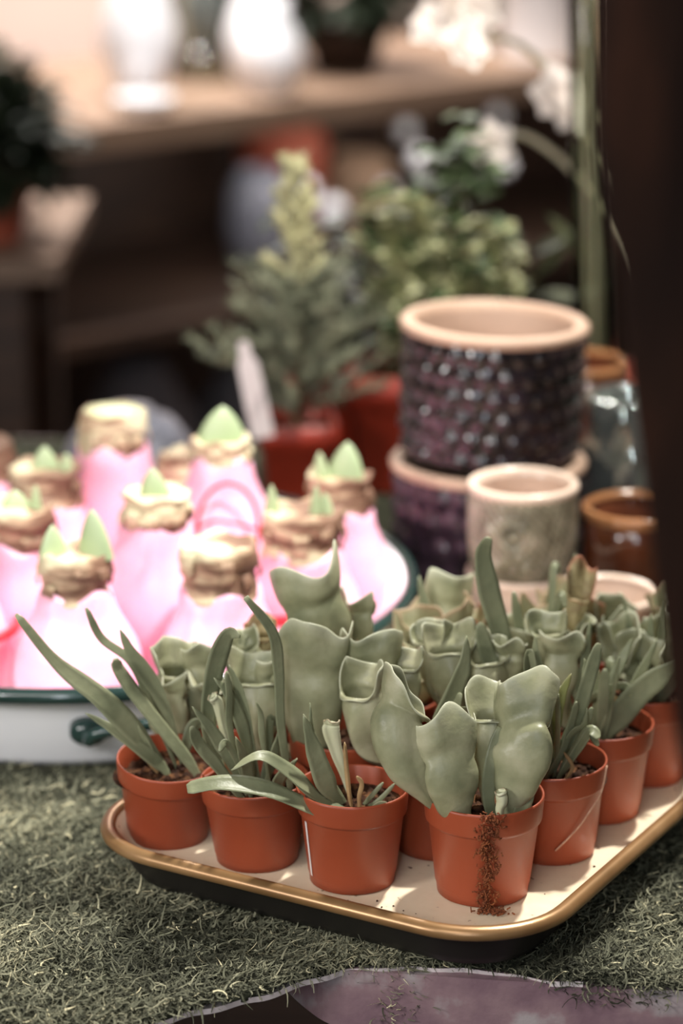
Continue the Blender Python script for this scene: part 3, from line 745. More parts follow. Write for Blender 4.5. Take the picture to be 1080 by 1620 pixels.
bulb(-.115, 1.578, .884, .042, .021, 'pink bulb behind the two front ones, single green tip on a flat brown top', 3, ((.0, .020, .021),), hneck=.021)
bulb(-.156, 1.752, .890, .036, .0225, 'rear pink bulb with flat cream cut top, tallest at the back', 4, (), hneck=.026, flat_top=True)
b5, H5, hb5 = bulb(-.080, 1.698, .886, .041, .019, 'pink bulb wearing a red cord loop, pale green cone on top', 5, ((.0, .026, .034),), hneck=.016)
mb = MB(); mb.add(*tube([(.006 + .020 * math.cos(a), -.040 - .003 * math.sin(a) + .010 * max(0, math.sin(a)), .082 + .028 * math.sin(a)) for a in np.linspace(0, 2 * PI, 40)], .0014, 6))
mb.add(*tube([(.026, -.038, .080), (.0, -.044, .088), (-.014, -.040, .082)], .0012, 6, 12)); mb.build('cord_loop', 'red', b5)
bulb(-.108, 1.782, .852, .029, .019, 'small rear bulb with shaggy torn brown skin beside the tall cut one', 6, (), hneck=.03)
b7, H7, hb7 = bulb(-.0245, 1.595, .868, .039, .0245, 'right-hand pink bulb with one thin green point at its left side', 7, ((-.019, .020, .010), (.015, .016, .010), (.008, .022, .008)), hneck=.028)
mb = MB(); mb.add(*tube([(.0455 * math.cos(a), .0455 * math.sin(a), .052 + .004 * math.sin(3 * a)) for a in np.linspace(-2.7, -.9, 16)], .0035, 8)); mb.build('red_ribbon', 'red', b7)
bulb(-.001, 1.681, .866, .034, .0205, 'rightmost pink bulb with a thick squared green sprout', 8, ((.003, .026, .026), (-.012, .02, .012)), hneck=.026)
bulb(-.197, 1.700, .866, .038, .023, 'rear-left bulb with ragged brown collar and green tip with side shoot', 9, ((.0, .018, .020), (.014, .014, .010)), hneck=.026)
bulb(-.203, 1.588, .873, .037, .023, 'left bulb with low grey-green tip, behind the front-left one', 10, ((.0, .014, .020), (.012, .018, .008)), hneck=.025)
bulb(-.246, 1.760, .866, .037, .021, 'bulb at the far left edge behind the others', 11, (), hneck=.03)
b12, _, _ = bulb(-.238, 1.530, .869, .036, .022, 'bulb at the left edge of the picture beside the front-left one, red ribbon below', 12, ((.010, .014, .014),), hneck=.025)
mb = MB(); mb.add(*tube([(.040 * math.cos(a), .040 * math.sin(a), .060) for a in np.linspace(-1.6, .2, 14)], .003, 8)); mb.build('red_ribbon', 'red', b12)

# ------------------------------------------------------------------ ceramics at the right
def hob(amp, rows, per):
    def fn(rr, z, th, i, amp=amp):
        return rr, z
    return fn
def hobnail_pot(name, label, c, R0, H, m, rows=7, per=26, inm='clayin', top_r=1.0):
    t = thing(name, label, 'plant pot', c)
    n = 26 * 12; v = []; nz = 64
    for i in range(nz):
        z = H * i / (nz - 1)
        for j in range(n):
            th = 2 * PI * j / n
            u = th / (2 * PI) * per; w = z / H * rows
            rw = math.floor(w); du = (u + .5 * (rw % 2)) % 1 - .5; dw = w - rw - .5
            d2 = (du / .46) ** 2 + (dw / .46) ** 2
            jt = math.sin(rw * 12.9 + math.floor(u + .5 * (rw % 2)) * 78.2) ; b = (.0026 + .0009 * jt) * (max(0, 1 - d2)) ** .9
            edge = min(1, z / .006) * min(1, (H - z) / .008)
            rr = R0 * (.955 + .045 * math.sin(min(1, z / H * 1.6) * PI / 2)) + b * edge - (.004 * (1 - min(1, z / .008)) ** 2)
            v.append((rr * math.cos(th), rr * math.sin(th), z))
    mesh('body', v, grid_faces(nz, n) + [tuple(range(n - 1, -1, -1))], m, t)
    o = mesh('rim', *lathe([(R0, H - .002), (R0 + .003, H), (R0 + .0035, H + .003), (R0 + .001, H + .0058), (R0 - .004, H + .006), (R0 - .0075, H + .003), (R0 - .008, H - .004)], 72, False), 'rawclay', t); o['label'] = 'raw clay rim'
    o = mesh('inside', *lathe([(R0 - .008, H), (R0 - .009, H - .03), (R0 - .010, .012), (.0005, .010)], 72, False), inm, t); o['label'] = 'pale clay inside'
    return t
CX, CY = .1025, 1.785
hobnail_pot('hobnail_pot', 'upper black glossy hobnail pot with raw clay rim, standing on another', (CX, CY, .8505), .0622, .091, 'blackglaze', 6, 24)
bt = list(COL.objects)[-4]
hobnail_pot('hobnail_pot', 'lower purple-black hobnail pot under the glossy black one', (CX, CY - .001, .7487), .0655, .095, 'purpleglaze', 5, 25)
# tilt of the upper pot: it sits slightly askew on the one below
for o in COL.objects:
    if o.name == 'hobnail_pot' or o.name.startswith('hobnail_pot'):
        if o.location.z > .8: o.rotation_euler = (0, math.radians(1.8), 0)

def cup(label, c, R0, H, relief):
    t = thing('ceramic_cup', label, 'cup', c)
    n = 240; nz = 70; v = []; ea = []
    for i in range(nz):
        z = H * i / (nz - 1)
        for j in range(n):
            th = 2 * PI * j / n; b = 0
            if relief:
                x = ((th - (-PI / 2 - .22) + PI) % (2 * PI) - PI) * R0; y = z - H * .56; d = math.hypot(x, y)
                b += .0030 * math.exp(-((d - .0078) / .0016) ** 2) + .0026 * math.exp(-(d / .0042) ** 2) - .0016 * math.exp(-((d - .0052) / .0014) ** 2) + .0012 * math.exp(-((d - .0125) / .0014) ** 2)
                for (qx, qy, s) in ((-.017, .002, .0028), (-.006, -.017, .003), (.003, -.016, .003), (-.012, -.021, .0028), (.0, -.024, .003), (.009, -.021, .003), (-.02, -.012, .003)):
                    b += .0024 * math.exp(-(((x - qx) / s) ** 2 + ((y - qy) / (s * 1.4)) ** 2))
                b += .0008 * math.sin(th * 37 + z * 300) * math.sin(z * 700) * min(1, z / .01)
            rr = R0 * (.93 + .07 * min(1, z / H * 2.5)) + b
            if z < .003: rr -= .002
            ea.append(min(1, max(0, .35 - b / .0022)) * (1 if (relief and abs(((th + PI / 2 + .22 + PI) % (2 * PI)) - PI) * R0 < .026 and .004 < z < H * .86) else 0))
            v.append((rr * math.cos(th), rr * math.sin(th), z))
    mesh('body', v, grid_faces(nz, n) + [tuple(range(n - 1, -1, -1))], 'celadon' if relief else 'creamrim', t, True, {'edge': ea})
    mesh('rim', *lathe([(R0 - .0005, H - .004), (R0 + .001, H - .001), (R0 + .0005, H + .002), (R0 - .002, H + .003), (R0 - .0045, H + .001), (R0 - .005, H - .006)], 64, False), 'creamrim', t)
    mesh('inside', *lathe([(R0 - .005, H - .003), (R0 - .006, .01), (.0005, .008)], 64, False), 'clayin', t)
    return t
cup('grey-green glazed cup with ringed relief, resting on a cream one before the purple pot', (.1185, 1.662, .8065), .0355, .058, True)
cup('cream cup underneath the grey-green relief cup', (.1185, 1.662, .7487), .0358, .0555, False)
t = thing('cream_bowl', 'cream-rimmed clay bowl behind the rear leaves of the tray', 'bowl', (.166, 1.588, .7487))
mesh('body', *lathe([(.022, 0), (.024, .002), (.030, .03), (.0335, .062), (.0345, .065), (.0335, .067), (.031, .065), (.028, .03), (.0, .012)], 60), 'clayin', t)
mesh('rim', *lathe([(.0335, .062), (.0352, .064), (.0352, .067), (.033, .0685), (.0308, .066)], 60, False), 'creamrim', t)
t = thing('glazed_pot', 'shiny brown glazed pot with honey rim, right of the cups', 'plant pot', (.1985, 1.702, .7487))
mesh('body', *lathe([(.028, 0), (.030, .002), (.0345, .03), (.036, .07), (.0362, .085), (.033, .085), (.032, .04), (.0, .01)], 60), 'brownglaze', t)
mesh('rim', *lathe([(.0358, .082), (.0378, .085), (.0375, .089), (.0345, .0905), (.0325, .086)], 60, False), 'honeyrim', t)
t = thing('glazed_pot', 'brown glazed pot half hidden behind the honey-rimmed one and the cups', 'plant pot', (.178, 1.93, .7487))
mesh('body', *lathe([(.026, 0), (.028, .002), (.034, .05), (.037, .13), (.034, .13), (.03, .04), (.0, .01)], 60), 'brownglaze', t)
mesh('rim', *lathe([(.0365, .127), (.0385, .13), (.038, .134), (.035, .135), (.033, .131)], 60, False), 'honeyrim', t)
def mfn(rr, z, th, i):
    return rr + (.0035 * max(0, math.sin(th * 9 + (i // 3) * 1.3)) * max(0, math.sin(z * 220))), z
t = thing('mercury_vase', 'silvered grey-green glass vase with dimples behind the brown pot', 'vase', (.206, 1.832, .7487))
mesh('body', *lathe([(.024, 0), (.026, .002)] + [(.030 + .006 * math.sin(PI * q / 29 * .9), .004 + .128 * q / 29) for q in range(30)] + [(.028, .134), (.026, .130), (.026, .02)], 72, True, False, mfn), 'mercury', t)
t = thing('tube_vase', 'tall narrow clear glass tube vase with pale stems, by the dark post', 'vase', (.204, 2.02, .7487))
mesh('glass_tube', *lathe([(.016, 0), (.017, .001), (.017, .3), (.0174, .62), (.0164, .62), (.0158, .3), (.0158, .008), (.0005, .006)], 40), 'glass', t, loc=(0, 0, 0)).rotation_euler = (0, 0, 0)
t.rotation_euler = (0, math.radians(-2.6), 0)
for k, (a, r_) in enumerate(((.4, .008), (2.4, .0085), (4.4, .008), (5.6, .004))):
    mb = MB(); mb.add(*tube([(r_ * math.cos(a), r_ * math.sin(a), .008), (.005 * math.cos(a + .8), .005 * math.sin(a + .8), .3), (r_ * math.cos(a + 2), r_ * math.sin(a + 2), .60)], .0022, 8, 20)); mb.build('stem', 'stem', t)

# ------------------------------------------------------------------ shrubs in red pots
def square_pot(t, w, H, m='pot_rear'):
    v = []; prof = [(.72, 0), (.74, .002), (.90, H * .72), (.98, H * .74), (1.0, H), (.94, H), (.86, H * .7)]
    n = None
    for s, z in prof:
        p = rounded_poly(-w * s, w * s, -w * s, w * s, .25 * w, 6); n = len(p); v += [(x, y, z) for x, y in p]
    mesh('pot', v, grid_faces(len(prof), n) + [tuple(range(n - 1, -1, -1))], m, t)
    p = rounded_poly(-w * .88, w * .88, -w * .88, w * .88, .2 * w, 6)
    mesh('soil', [(x, y, H * .86) for x, y in p], [tuple(range(len(p)))], 'soil', t)

def needle(mb, c, d, L, r):
    N = d.orthogonal().normalized(); B = d.cross(N)
    v = [c + N * r, c + (-N * .5 + B * .87) * r, c + (-N * .5 - B * .87) * r, c + d * L]
    mb.add(v, [(0, 1, 3), (1, 2, 3), (2, 0, 3)])
def leafcard(mb, c, d, up, L, w, cup_=.15):
    S = d.cross(up).normalized(); U = S.cross(d).normalized(); v = []
    for i in range(5):
        u = i / 4; ww = w * math.sin(PI * min(.97, u * .93 + .05)) * .5
        for s in (-1, 0, 1): v.append(c + d * (L * u) + S * (ww * s) + U * (cup_ * L * (abs(s) * .4 - u * u)))
    mb.add(v, grid_faces(5, 3, False))

cf = thing('dwarf_conifer', 'small grey-green conifer with pale yellow top in a red pot', 'potted plant', (-.035, 2.0, .7487), rot=(0, 0, .12))
square_pot(cf, .031, .071)
R = random.Random(12); mb = MB(); tw = MB(); ng = MB()
tw.add(*tube([(0, 0, .055), (.002, 0, .16), (-.004, 0, .27)], lambda u: .0035 * (1 - .7 * u), 7, 14))
for k in range(74):
    z = .068 + .105 * (k / 73) ** .9; az = k * 2.4 + R.uniform(-.3, .3); Lb = (.096 - .05 * (k / 73)) * R.uniform(.6, 1.1); el = R.uniform(.3, .8)
    d = V((math.cos(az) * math.cos(el), math.sin(az) * math.cos(el), math.sin(el))); c = V((0, 0, z))
    tw.add(*tube([c, c + d * Lb], .0008, 4))
    for q in range(52):
        s = R.random(); cc = c + d * (Lb * (.15 + .85 * s)); dd = (d * .8 + V((R.gauss(0, 1), R.gauss(0, 1), R.gauss(.2, 1))) * .62).normalized()
        needle(mb, cc, dd, R.uniform(.008, .014), .0013)
for k in range(26):
    z = .168 + .10 * k / 25; az = k * 2.4; Lb = (.032 - .022 * k / 25) * R.uniform(.8, 1.2); el = R.uniform(.5, 1.1)
    d = V((math.cos(az) * math.cos(el), math.sin(az) * math.cos(el), math.sin(el))); c = V((0, 0, z))
    for q in range(46):
        cc = c + d * (Lb * R.random()); dd = (d + V((R.gauss(0, 1), R.gauss(0, 1), R.gauss(.3, 1))) * .55).normalized()
        needle(ng, cc, dd, R.uniform(.007, .012), .002)
mb.build('foliage', 'conifer', cf); tw.build('stem', 'twig', cf)
o = ng.build('new_growth', 'newgrowth', cf); o['label'] = 'pale yellow new growth at the top'
pl = at(384, 540, 1.945) - V(cf.location); p0 = at(410, 662, 1.945) - V(cf.location)
d = (pl - p0); S = V((1, .1, .12)).normalized(); v = []
for s, w in ((-.25, .0085), (.0, .0085), (.3, .0085), (.7, .008), (.82, .0045), (.93, .0045), (1, .003)):
    for sx in (-1, 1):
        for dy in (-.0004, .0004): v.append(p0 + d * s + S * (w * sx) + V((0, dy, 0)))
v = [Matrix.Rotation(-.12, 3, 'Z') @ q for q in v]
f = []
for i in range(6):
    a = 4 * i; f += [(a, a + 2, a + 6, a + 4), (a + 1, a + 5, a + 7, a + 3), (a, a + 4, a + 5, a + 1), (a + 2, a + 3, a + 7, a + 6)]
f += [(0, 1, 3, 2), (24, 26, 27, 25)]
o = mesh('plant_tag', v, f, 'white_paper', cf, False); o['label'] = 'blank pale pink-white plant tag'

eu = thing('variegated_shrub', 'leafy pale green shrub in a red pot behind the black stacked pots', 'potted plant', (.052, 2.06, .7487), rot=(0, 0, -.2))
square_pot(eu, .044, .098)
R = random.Random(4); pale = MB(); mid = MB(); tw = MB()
def sprig(c0, tip, n, s=.017):
    mid_ = (c0 + tip) * .5 + V((R.gauss(0, .008), R.gauss(0, .008), .01))
    p = spline([c0, mid_, tip], 24); tw.add(*tube(p, .0012, 5))
    for k in range(n):
        u = .2 + .8 * R.random() ** .75; q = p[int(u * 23)]; az = R.random() * 6.28
        d = V((math.cos(az), math.sin(az), R.uniform(-.1, .9))).normalized()
        leafcard(pale if R.random() < .72 else mid, q, d, V((R.gauss(0, .4), R.gauss(0, .4), 1)).normalized(), s * R.uniform(.8, 1.4), s * R.uniform(.6, .95))
rz = Matrix.Rotation(.2, 3, 'Z')
for (tx, ty, n_, dy) in ((585, 290, 60, -.01), (575, 380, 36, .01), (620, 340, 60, .0), (650, 310, 70, -.015), (690, 320, 70, .01), (720, 300, 60, .02), (755, 345, 70, .0), (795, 360, 60, .02), (815, 400, 50, .03), (640, 400, 70, -.02), (700, 390, 70, -.02), (760, 420, 70, -.02), (610, 450, 50, -.02), (595, 480, 30, 0), (820, 450, 40, .02), (680, 450, 60, -.03), (730, 470, 50, -.03)):
    tip = rz @ (at(tx, ty, 2.06 + dy) - V(eu.location)); sprig(V((R.gauss(0, .012), R.gauss(0, .012), .08)), tip, n_)
for k in range(90):                                               # greener old leaves in the middle and at the tall back shoot
    c = rz @ (at(R.gauss(725, 26), R.gauss(265, 30), 2.07) - V(eu.location)); az = R.random() * 6.28
    leafcard(mid, c, V((math.cos(az), math.sin(az), R.uniform(-.3, .6))).normalized(), V((0, -.4, 1)).normalized(), .019, .013)
tw.add(*tube([(0, 0, .08), rz @ (at(725, 400, 2.07) - V(eu.location)), rz @ (at(725, 250, 2.07) - V(eu.location))], .0015, 5, 16))
pale.build('pale_foliage', 'pale_leaf', eu); mid.build('green_foliage', 'mid_leaf', eu); tw.build('stem', 'twig', eu)
dk = thing('evergreen_sprig_pot', 'dark low evergreen in a red pot between conifer and stacked pots', 'potted plant', (-.012, 2.16, .7487))
square_pot(dk, .034, .07)
mb = MB()
for k in range(260):
    c = V((R.gauss(0.012, .028), R.gauss(0, .02), .075 + abs(R.gauss(.045, .028)))); az = R.random() * 6.28
    leafcard(mb, c, V((math.cos(az), math.sin(az), R.uniform(-.2, .8))).normalized(), V((0, -.2, 1)).normalized(), .02, .011)
mb.build('foliage', 'darkgreen', dk)

# ------------------------------------------------------------------ white flowers behind the glass
fl = thing('white_orchid', 'white ruffled flowers on arching green stems behind the glass tube', 'flowering plant', (.27, 2.12, .7487))
mesh('pot', *lathe([(.030, 0), (.033, .002), (.042, .075), (.044, .08), (.040, .08), (.03, .02), (.0005, .015)], 40), 'terracotta', fl)
R = random.Random(9)
def bloom(c, s):
    mb = MB(); ax = (CAMP - (c + V(fl.location))).normalized() + V((R.gauss(0, .3), R.gauss(0, .2), R.gauss(0, .2))); ax.normalize()
    N = ax.orthogonal().normalized(); B = ax.cross(N)
    for ring, (n, L, el) in enumerate(((6, s, .25), (5, s * .75, .6), (4, s * .45, 1.0))):
        for k in range(n):
            a = 2 * PI * k / n + ring * .5 + R.uniform(-.15, .15)
            d = ((N * math.cos(a) + B * math.sin(a)) * math.cos(el) + ax * math.sin(el)).normalized()
            leafcard(mb, c, d, ax, L * R.uniform(.85, 1.1), L * .85, .2)
    o = mb.build('flower', 'petal', fl)
FL = V(fl.location)
for (x, y, s, Y) in ((685, 40, .019, 2.12), (735, 70, .021, 2.1), (752, 18, .02, 2.13), (715, 8, .018, 2.12), (885, 150, .023, 2.11), (900, 180, .017, 2.1), (775, 232, .019, 2.11)):
    bloom(at(x, y, Y) - FL, s * 1.12)
for pth in (((735, 70), (800, 62), (870, 112), (1000, 260)), ((885, 160), (915, 200), (1000, 330)), ((775, 232), (830, 215), (915, 280), (1000, 400))):
    mb = MB(); mb.add(*tube([at(x, y, 2.13) - FL for x, y in pth] + [V((.0, .0, .07))], .0028, 7, 30)); mb.build('stem', 'stem', fl)
mb = MB()
for (x, y, x2, y2) in ((900, 380, 850, 430), (905, 372, 845, 395), (930, 420, 880, 350), (960, 450, 900, 470), (940, 480, 840, 460)):
    a, b = at(x, y, 2.12) - FL, at(x2, y2, 2.12) - FL
    leafcard(mb, a, (b - a).normalized(), V((0, -.5, 1)).normalized(), (b - a).length * 1.2, .016, .1)
mb.build('leaf', 'olive', fl)

bush('leafy_plant', 'dark leafy plant in the black shade under the table edge', (-.09, 1.47, .515), .06, .12, 160, .035, 'darkgreen', 'darkwood', .04, .05, 8) if False else None
# bowl behind the bulbs
t = thing('glazed_bowl', 'blue-grey glazed bowl upside down behind the rear bulbs', 'bowl', (-.172, 2.08, .7487))
mesh('body', *lathe([(.06, 0), (.058, .004), (.05, .03), (.036, .048), (.02, .054), (.019, .058), (.0005, .058)], 48), 'bluegrey', t)

# ------------------------------------------------------------------ dark leaning post near the lens
prof = [(-60, 968, 120), (0, 948, 114), (120, 946, 114), (220, 942, 116), (330, 958, 112), (420, 980, 110), (540, 990, 110), (640, 1002, 110), (760, 1020, 110), (900, 1038, 108), (1060, 1056, 106), (1200, 1074, 104), (1500, 1110, 104)]
PY = .86
po = thing('wooden_post', 'dark brown gnarled wooden post leaning close to the lens at the right', 'post', (.0, PY, 0))
path = []; rad = []
for y, xl, hw in prof:
    r_ = hw * PY * 1.05 / FPX
    c = at(xl + hw, y, PY); path.append(c - V(po.location)); rad.append(r_)
low = path[-1] + (path[-1] - path[-4]) * 6
tgt = path[-1] + (path[-1] - path[-5]).normalized() * 5
sl = (path[-1] - path[2]).normalized(); k = path[-1].z / -sl.z
path.append(path[-1] + sl * k); rad.append(.032)
up_ = path[0] + (path[0] - path[3]).normalized() * .7; path.insert(0, up_); rad.insert(0, .026)
v = []; n = 28
for i, (c, r_) in enumerate(zip(path, rad)):
    for j in range(n):
        a = 2 * PI * j / n; rr = r_ * (1 + .03 * math.sin(5 * a + i * .4))
        v.append(c + V((rr * math.cos(a), rr * math.sin(a) * .8, 0)))
mesh('trunk', v, grid_faces(len(path), n) + [tuple(range(n)), tuple(range((len(path) - 1) * n, len(path) * n))], 'postwood', po)

# ------------------------------------------------------------------ far table and its things
FT = V((-.343, 3.78, 0)); FD = V((.759, .651, 0)); FN = V((-.651, .759, 0)); FANG = math.atan2(.651, .759)
ft = thing('wooden_sideboard', 'long brown wooden sideboard across the back of the shop', 'table', FT, rot=(0, 0, FANG))
def ftp(a, b, z): return FT + FD * a + FN * b + V((0, 0, z))
q = MB(); box(q, -.35, 2.0, 0, .62, .735, .775); q.build('tabletop', 'shelfwood', ft, False)
q = MB(); box(q, -.35, 2.0, .02, .60, .44, .465); q.build('shelf', 'darkwood', ft, False)
q = MB(); box(q, -.35, 2.0, .56, .60, 0, .735); q.build('back_panel', 'darkwood', ft, False)
for a in (-.33, 1.94):
    for b in (.02, .52):
        q = MB(); box(q, a, a + .05, b, b + .05, 0, .735); q.build('leg', 'darkwood', ft, False)
def vase(name, label, cat, c, prof, m, n=40, group=None):
    o = mesh(name, *lathe(prof, n), m, None, True, loc=c); tag(o, label, cat, group); return o
VP = [(.03, 0), (.034, .002), (.055, .06), (.058, .11), (.04, .17), (.026, .20), (.03, .24), (.026, .24), (.02, .19), (.03, .02)]
def onft(px_, b): # position on the sideboard under pixel column px_, b behind its front edge
    lo, hi = -.35, 2.0
    for _ in range(40):
        m_ = (lo + hi) / 2; p = ftp(m_, b, .775); z = p.y * math.cos(PITCH) + (CAMZ - p.z) * math.sin(PITCH)
        if 540 + FPX * p.x / z < px_: lo = m_
        else: hi = m_
    return ftp(lo, b, .775)
vase('ceramic_vase', 'tall glossy white vase shining on the sideboard, left of the grey jar', 'vase', onft(222, .16), VP, 'white_gloss')
vase('ceramic_dish', 'small white dish in front of the tall white vase', 'dish', onft(228, .07), [(.03, 0), (.034, .004), (.046, .022), (.043, .023), (.03, .008), (.0005, .006)], 'white_gloss')
vase('glass_jar', 'clear glass jar standing right of the tall white vase', 'jar', onft(318, .30), [(.05, 0), (.056, .004), (.06, .1), (.058, .2), (.045, .22), (.042, .22), (.055, .2), (.055, .01), (.0005, .008)], 'glass')
vase('storage_jar', 'grey-blue rounded jar right of the clear jar', 'jar', onft(352, .46), [(.05, 0), (.056, .004), (.07, .08), (.066, .16), (.045, .2), (.04, .2), (.06, .15), (.05, .02), (.0005, .01)], 'bluegrey')
vase('ceramic_vase', 'slim white vase beside the dark plant on the sideboard', 'vase', onft(398, .16), [(r_ * .7, z * .75) for r_, z in VP], 'white_gloss')
vase('ceramic_pitcher', 'rounded white pitcher touching the dark plant on the sideboard', 'pitcher', onft(432, .08), [(r_ * .8, z * .6) for r_, z in VP], 'white_gloss')
vase('storage_box', 'white round box on the sideboard behind the white flowers', 'box', onft(865, .14), [(.08, 0), (.082, .004), (.082, .12), (.084, .122), (.084, .15), (.0005, .155)], 'white_gloss')
def bush(name, label, loc, rad, h, n, L, m, pm='terracotta', pr=.06, ph=.09, seed=0):
    t = thing(name, label, 'potted plant', loc); R = random.Random(seed)
    mesh('pot', *lathe([(pr * .7, 0), (pr * .72, .002), (pr * .95, ph * .8), (pr, ph * .82), (pr, ph), (pr * .9, ph), (pr * .8, ph * .7), (.0005, ph * .7)], 36), pm, t)
    mb = MB()
    for k in range(n):
        a = R.random() * 6.28; e = math.acos(R.uniform(-.5, 1)); q = R.random() ** .4
        c = V((math.cos(a) * math.sin(e) * rad * q, math.sin(a) * math.sin(e) * rad * q, .02 + h * .48 + math.cos(e) * h * .5 * q))
        d = (c - V((0, 0, ph + .2 * h))).normalized()
        leafcard(mb, c, (d + V((R.gauss(0, .5), R.gauss(0, .5), R.gauss(0, .4)))).normalized(), V((0, 0, 1)), L * R.uniform(.7, 1.2), L * .5, .2)
    mb.build('foliage', m, t)
    tw = MB(); tw.add(*tube([(0, 0, ph * .7), (.004, 0, ph + h * .3), (0, 0, ph + h * .7)], .005, 6, 8)); tw.build('stem', 'twig', t)
    return t
bush('leafy_plant', 'dark leafy plant in the middle of the sideboard', onft(545, .22), .115, .22, 420, .06, 'darkgreen', 'darkwood', .07, .07, 2)
bush('leafy_plant', 'small olive plant on the sideboard behind the white flowers', onft(775, .34), .06, .14, 160, .04, 'olive', 'honeyrim', .05, .06, 3)
# beneath the sideboard top
def under(px_, py_, b):
    lo, hi = -.35, 2.0
    for _ in range(40):
        m_ = (lo + hi) / 2; p = ftp(m_, b, .55); z = p.y * math.cos(PITCH) + (CAMZ - p.z) * math.sin(PITCH)
        if 540 + FPX * p.x / z < px_: lo = m_
        else: hi = m_
    p = ftp(lo, b, 0); return V((p.x, p.y, at(px_, py_, p.y).z))
for (x, y, b, r_, lab) in ((525, 333, .03, .021, 'ball standing in for a glint right of the conifer tip'), (482, 300, .14, .019, 'ball standing in for a glint just behind the conifer tip'), (640, 205, .34, .017, 'ball standing in for a glint above the left of the pale shrub'), (662, 250, .16, .018, 'ball standing in for a glint below the one above the pale shrub'), (785, 182, .32, .018, 'upper ball standing in for a glint between the white flower clusters'), (792, 262, .14, .019, 'ball standing in for a glint half behind the single white flower'), (612, 300, .24, .015, 'small ball standing in for a glint between conifer and pale shrub')):
    p = under(x, y, b)  # white balls on cords, added to stand in for blurred light glints
    t = thing('hanging_glint_ball', 'pearly white ' + lab, 'glint stand-in', p, 'pearly balls standing in for light glints under the sideboard top')
    mesh('ball', *lathe([(r_ * math.sin(PI * k / 16) + .0001, -r_ * math.cos(PI * k / 16)) for k in range(17)], 28, True, True), 'white_gloss', t)
    mesh('cord', *tube([(0, 0, r_ * .98), (0, 0, .735 - p.z)], .0008, 5), 'twig', t)
p = under(410, 300, .25); p.z = .465
vase('storage_jar', 'pale blue-grey jar on the shelf left of the conifer top', 'jar', p, [(.04, 0), (.046, .003), (.055, .06), (.05, .13), (.034, .16), (.03, .16), (.045, .12), (.0005, .01)], 'bluegrey')
p = under(448, 260, .4); p.z = .465
vase('storage_jar', 'dull red jar on the shelf behind the conifer top', 'jar', p, [(.06, 0), (.066, .003), (.075, .08), (.075, .17), (.05, .21), (.045, .21), (.06, .16), (.0005, .01)], 'terracotta')
p = under(570, 420, .3); p.z = .465
vase('storage_jar', 'tan jar on the shelf between conifer and pale shrub', 'jar', p, [(.05, 0), (.055, .003), (.06, .06), (.055, .13), (.04, .15), (.035, .15), (.05, .12), (.0005, .01)], 'tanbox')
for (x, w, h, m, lab, nm) in ((215, .10, .34, 'greycloth', 'grey-blue fabric sack on the floor under the sideboard', 'fabric_sack'), (385, .09, .30, 'greycloth', 'darker fabric sack right of the grey-blue one', 'fabric_sack')):
    p = under(x, 500, .2); p.z = 0
    o = mesh(nm, *lathe([(w * .8, 0), (w, .01), (w * 1.05, h * .4), (w * .9, h * .8), (w * .5, h), (w * .35, h * 1.08), (.0005, h * 1.05)], 40, True, False, lambda r_, z, t_, i: (r_ * (1 + .05 * math.sin(7 * t_ + i)), z)), m, None, True, loc=p); tag(o, lab, 'sack')
p = at(360, 640, 3.3)
q = MB(); box(q, -.1, .1, -.08, .08, 0, .38); o = q.build('cardboard_box', 'tanbox', None, False); o.location = (p.x, 3.3, 0); o.rotation_euler = (0, 0, .5); tag(o, 'tan cardboard box on the floor before the sideboard', 'box')

# left side table with a plant
lt = thing('side_table', 'brown side table at the left edge carrying a dark plant', 'table', (-.52, 3.0, 0))
q = MB(); box(q, -.33, .205, -.10, .30, .735, .76); q.build('tabletop', 'shelfwood', lt, False)
for a in (-.30, .115):
    for b in (-.07, .27):
        q = MB(); box(q, a, a + .045, b, b + .045, 0, .735); q.build('leg', 'darkwood', lt, False)
q = MB(); box(q, -.255, .115, -.045, -.03, .05, .70); q.build('front_panel', 'tanpanel', lt, False)
bush('leafy_plant', 'dark bushy plant on the side table at the left edge', (-.405, 3.02, .76), .08, .17, 420, .045, 'darkgreen', 'terracotta', .05, .06, 5)
bush('leafy_plant', 'olive plant with red pot behind the dark bushy one', (-.44, 3.2, .76), .075, .18, 260, .04, 'olive', 'pot_rear', .05, .10, 6)
t = vase('storage_jar', 'dark blue-grey jar on the floor under the side table', 'jar', (-.46, 2.76, 0), [(.06, 0), (.065, .004), (.08, .2), (.078, .5), (.05, .58), (.045, .58), (.06, .5), (.0005, .02)], 'bluegrey')

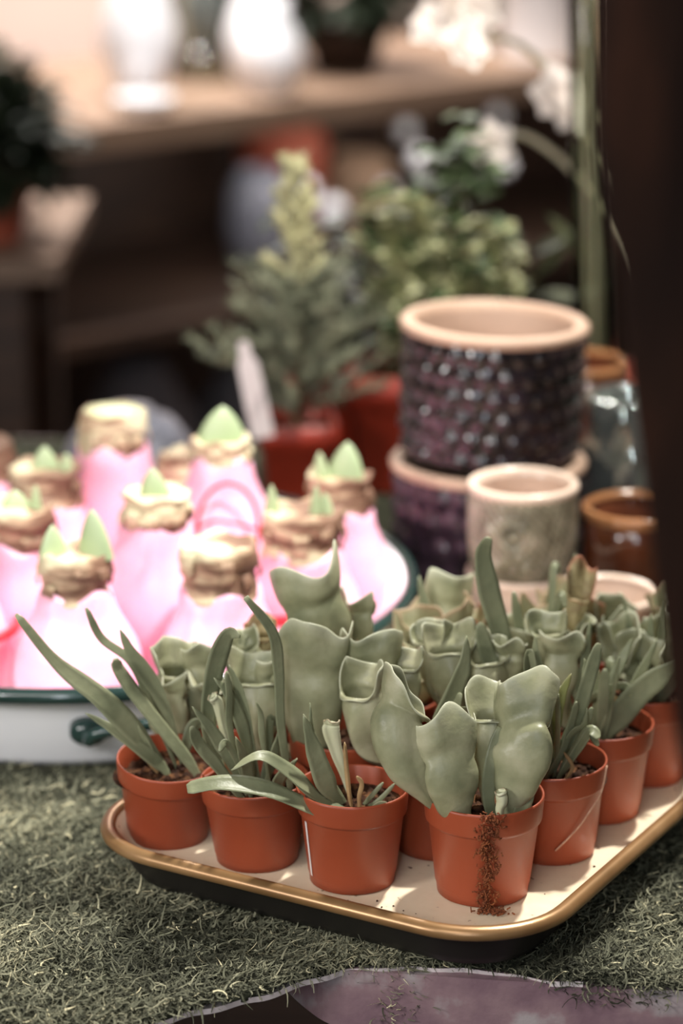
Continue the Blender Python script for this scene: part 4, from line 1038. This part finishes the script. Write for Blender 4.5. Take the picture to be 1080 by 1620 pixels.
# ------------------------------------------------------------------ light
w = bpy.data.worlds.new('world'); sc.world = w; w.use_nodes = True
w.node_tree.nodes['Background'].inputs[0].default_value = (1.0, .90, .82, 1); w.node_tree.nodes['Background'].inputs[1].default_value = .08
def lamp(name, kind, loc, target, power, color=(1, .93, .84), **k):
    d = bpy.data.lights.new(name, kind); o = bpy.data.objects.new(name, d); COL.objects.link(o)
    o.location = loc; d.energy = power; d.color = color
    o.rotation_euler = (V(target) - V(loc)).to_track_quat('-Z', 'Y').to_euler()
    for a, b in k.items(): setattr(d, a, b)
    return o
lamp('ceiling_spot', 'SPOT', (.55, 2.1, 2.6), (.03, 1.30, .80), 285, (1, .96, .89), spot_size=.55, spot_blend=.7, shadow_soft_size=.05)
lamp('basin_spot', 'SPOT', (.50, 1.05, 2.5), (-.12, 1.62, .82), 260, (1, .97, .95), spot_size=.27, spot_blend=.6, shadow_soft_size=.05)
lamp('shrub_fill_spot', 'SPOT', (.45, 1.3, 2.6), (.11, 2.08, 1.0), 190, (1, .95, .88), spot_size=.40, spot_blend=.7, shadow_soft_size=.05)  # unseen spot added to brighten the shrubs and white flowers
lamp('fill_lamp', 'AREA', (-.5, -.2, 2.3), (-.05, 1.4, .8), 13, (1, .95, .90), shape='RECTANGLE', size=.7, size_y=.7)
lamp('side_fill', 'AREA', (-1.3, .35, 1.55), (-.1, 1.45, .8), 17, (1, .96, .93), shape='DISK', size=.4)  # fill added at the left to lift the basin and pot sides
lamp('basin_fill_spot', 'SPOT', (-.75, .25, 1.6), (-.24, 1.46, .775), 34, (1, .98, .97), spot_size=.24, spot_blend=.7, shadow_soft_size=.08)  # narrow unseen spot added to whiten the front of the basin
lamp('shop_window', 'AREA', (-.25, -1.2, 1.75), (.1, 1.7, .9), 16, (.86, .92, 1), shape='RECTANGLE', size=.14, size_y=1.2)
lamp('under_board_fill', 'AREA', tuple(ftp(.62, .05, .728)), tuple(ftp(.62, .25, .45)), 2.2, (1, .93, .88), shape='RECTANGLE', size=.9, size_y=.05)  # light strip added under the board to brighten the hanging balls
lamp('back_lamp', 'AREA', (-.7, 4.6, 2.6), (-.5, 5.6, .6), 130, (1, .92, .86), shape='RECTANGLE', size=1.2, size_y=.5)
lamp('sideboard_lamp', 'AREA', (-.1, 3.6, 2.5), (-.1, 4.2, .8), 70, (1, .96, .93), shape='DISK', size=.3)

sc.view_settings.view_transform = 'Standard'; sc.view_settings.look = 'None'
sc.view_settings.gamma = 1; sc.view_settings.exposure = 0
try: sc.view_settings.use_curve_mapping = False
except Exception: pass
sc.cycles.use_denoising = True
sc.cycles.max_bounces = 10; sc.cycles.transparent_max_bounces = 12
sc.cycles.sample_clamp_indirect = 6
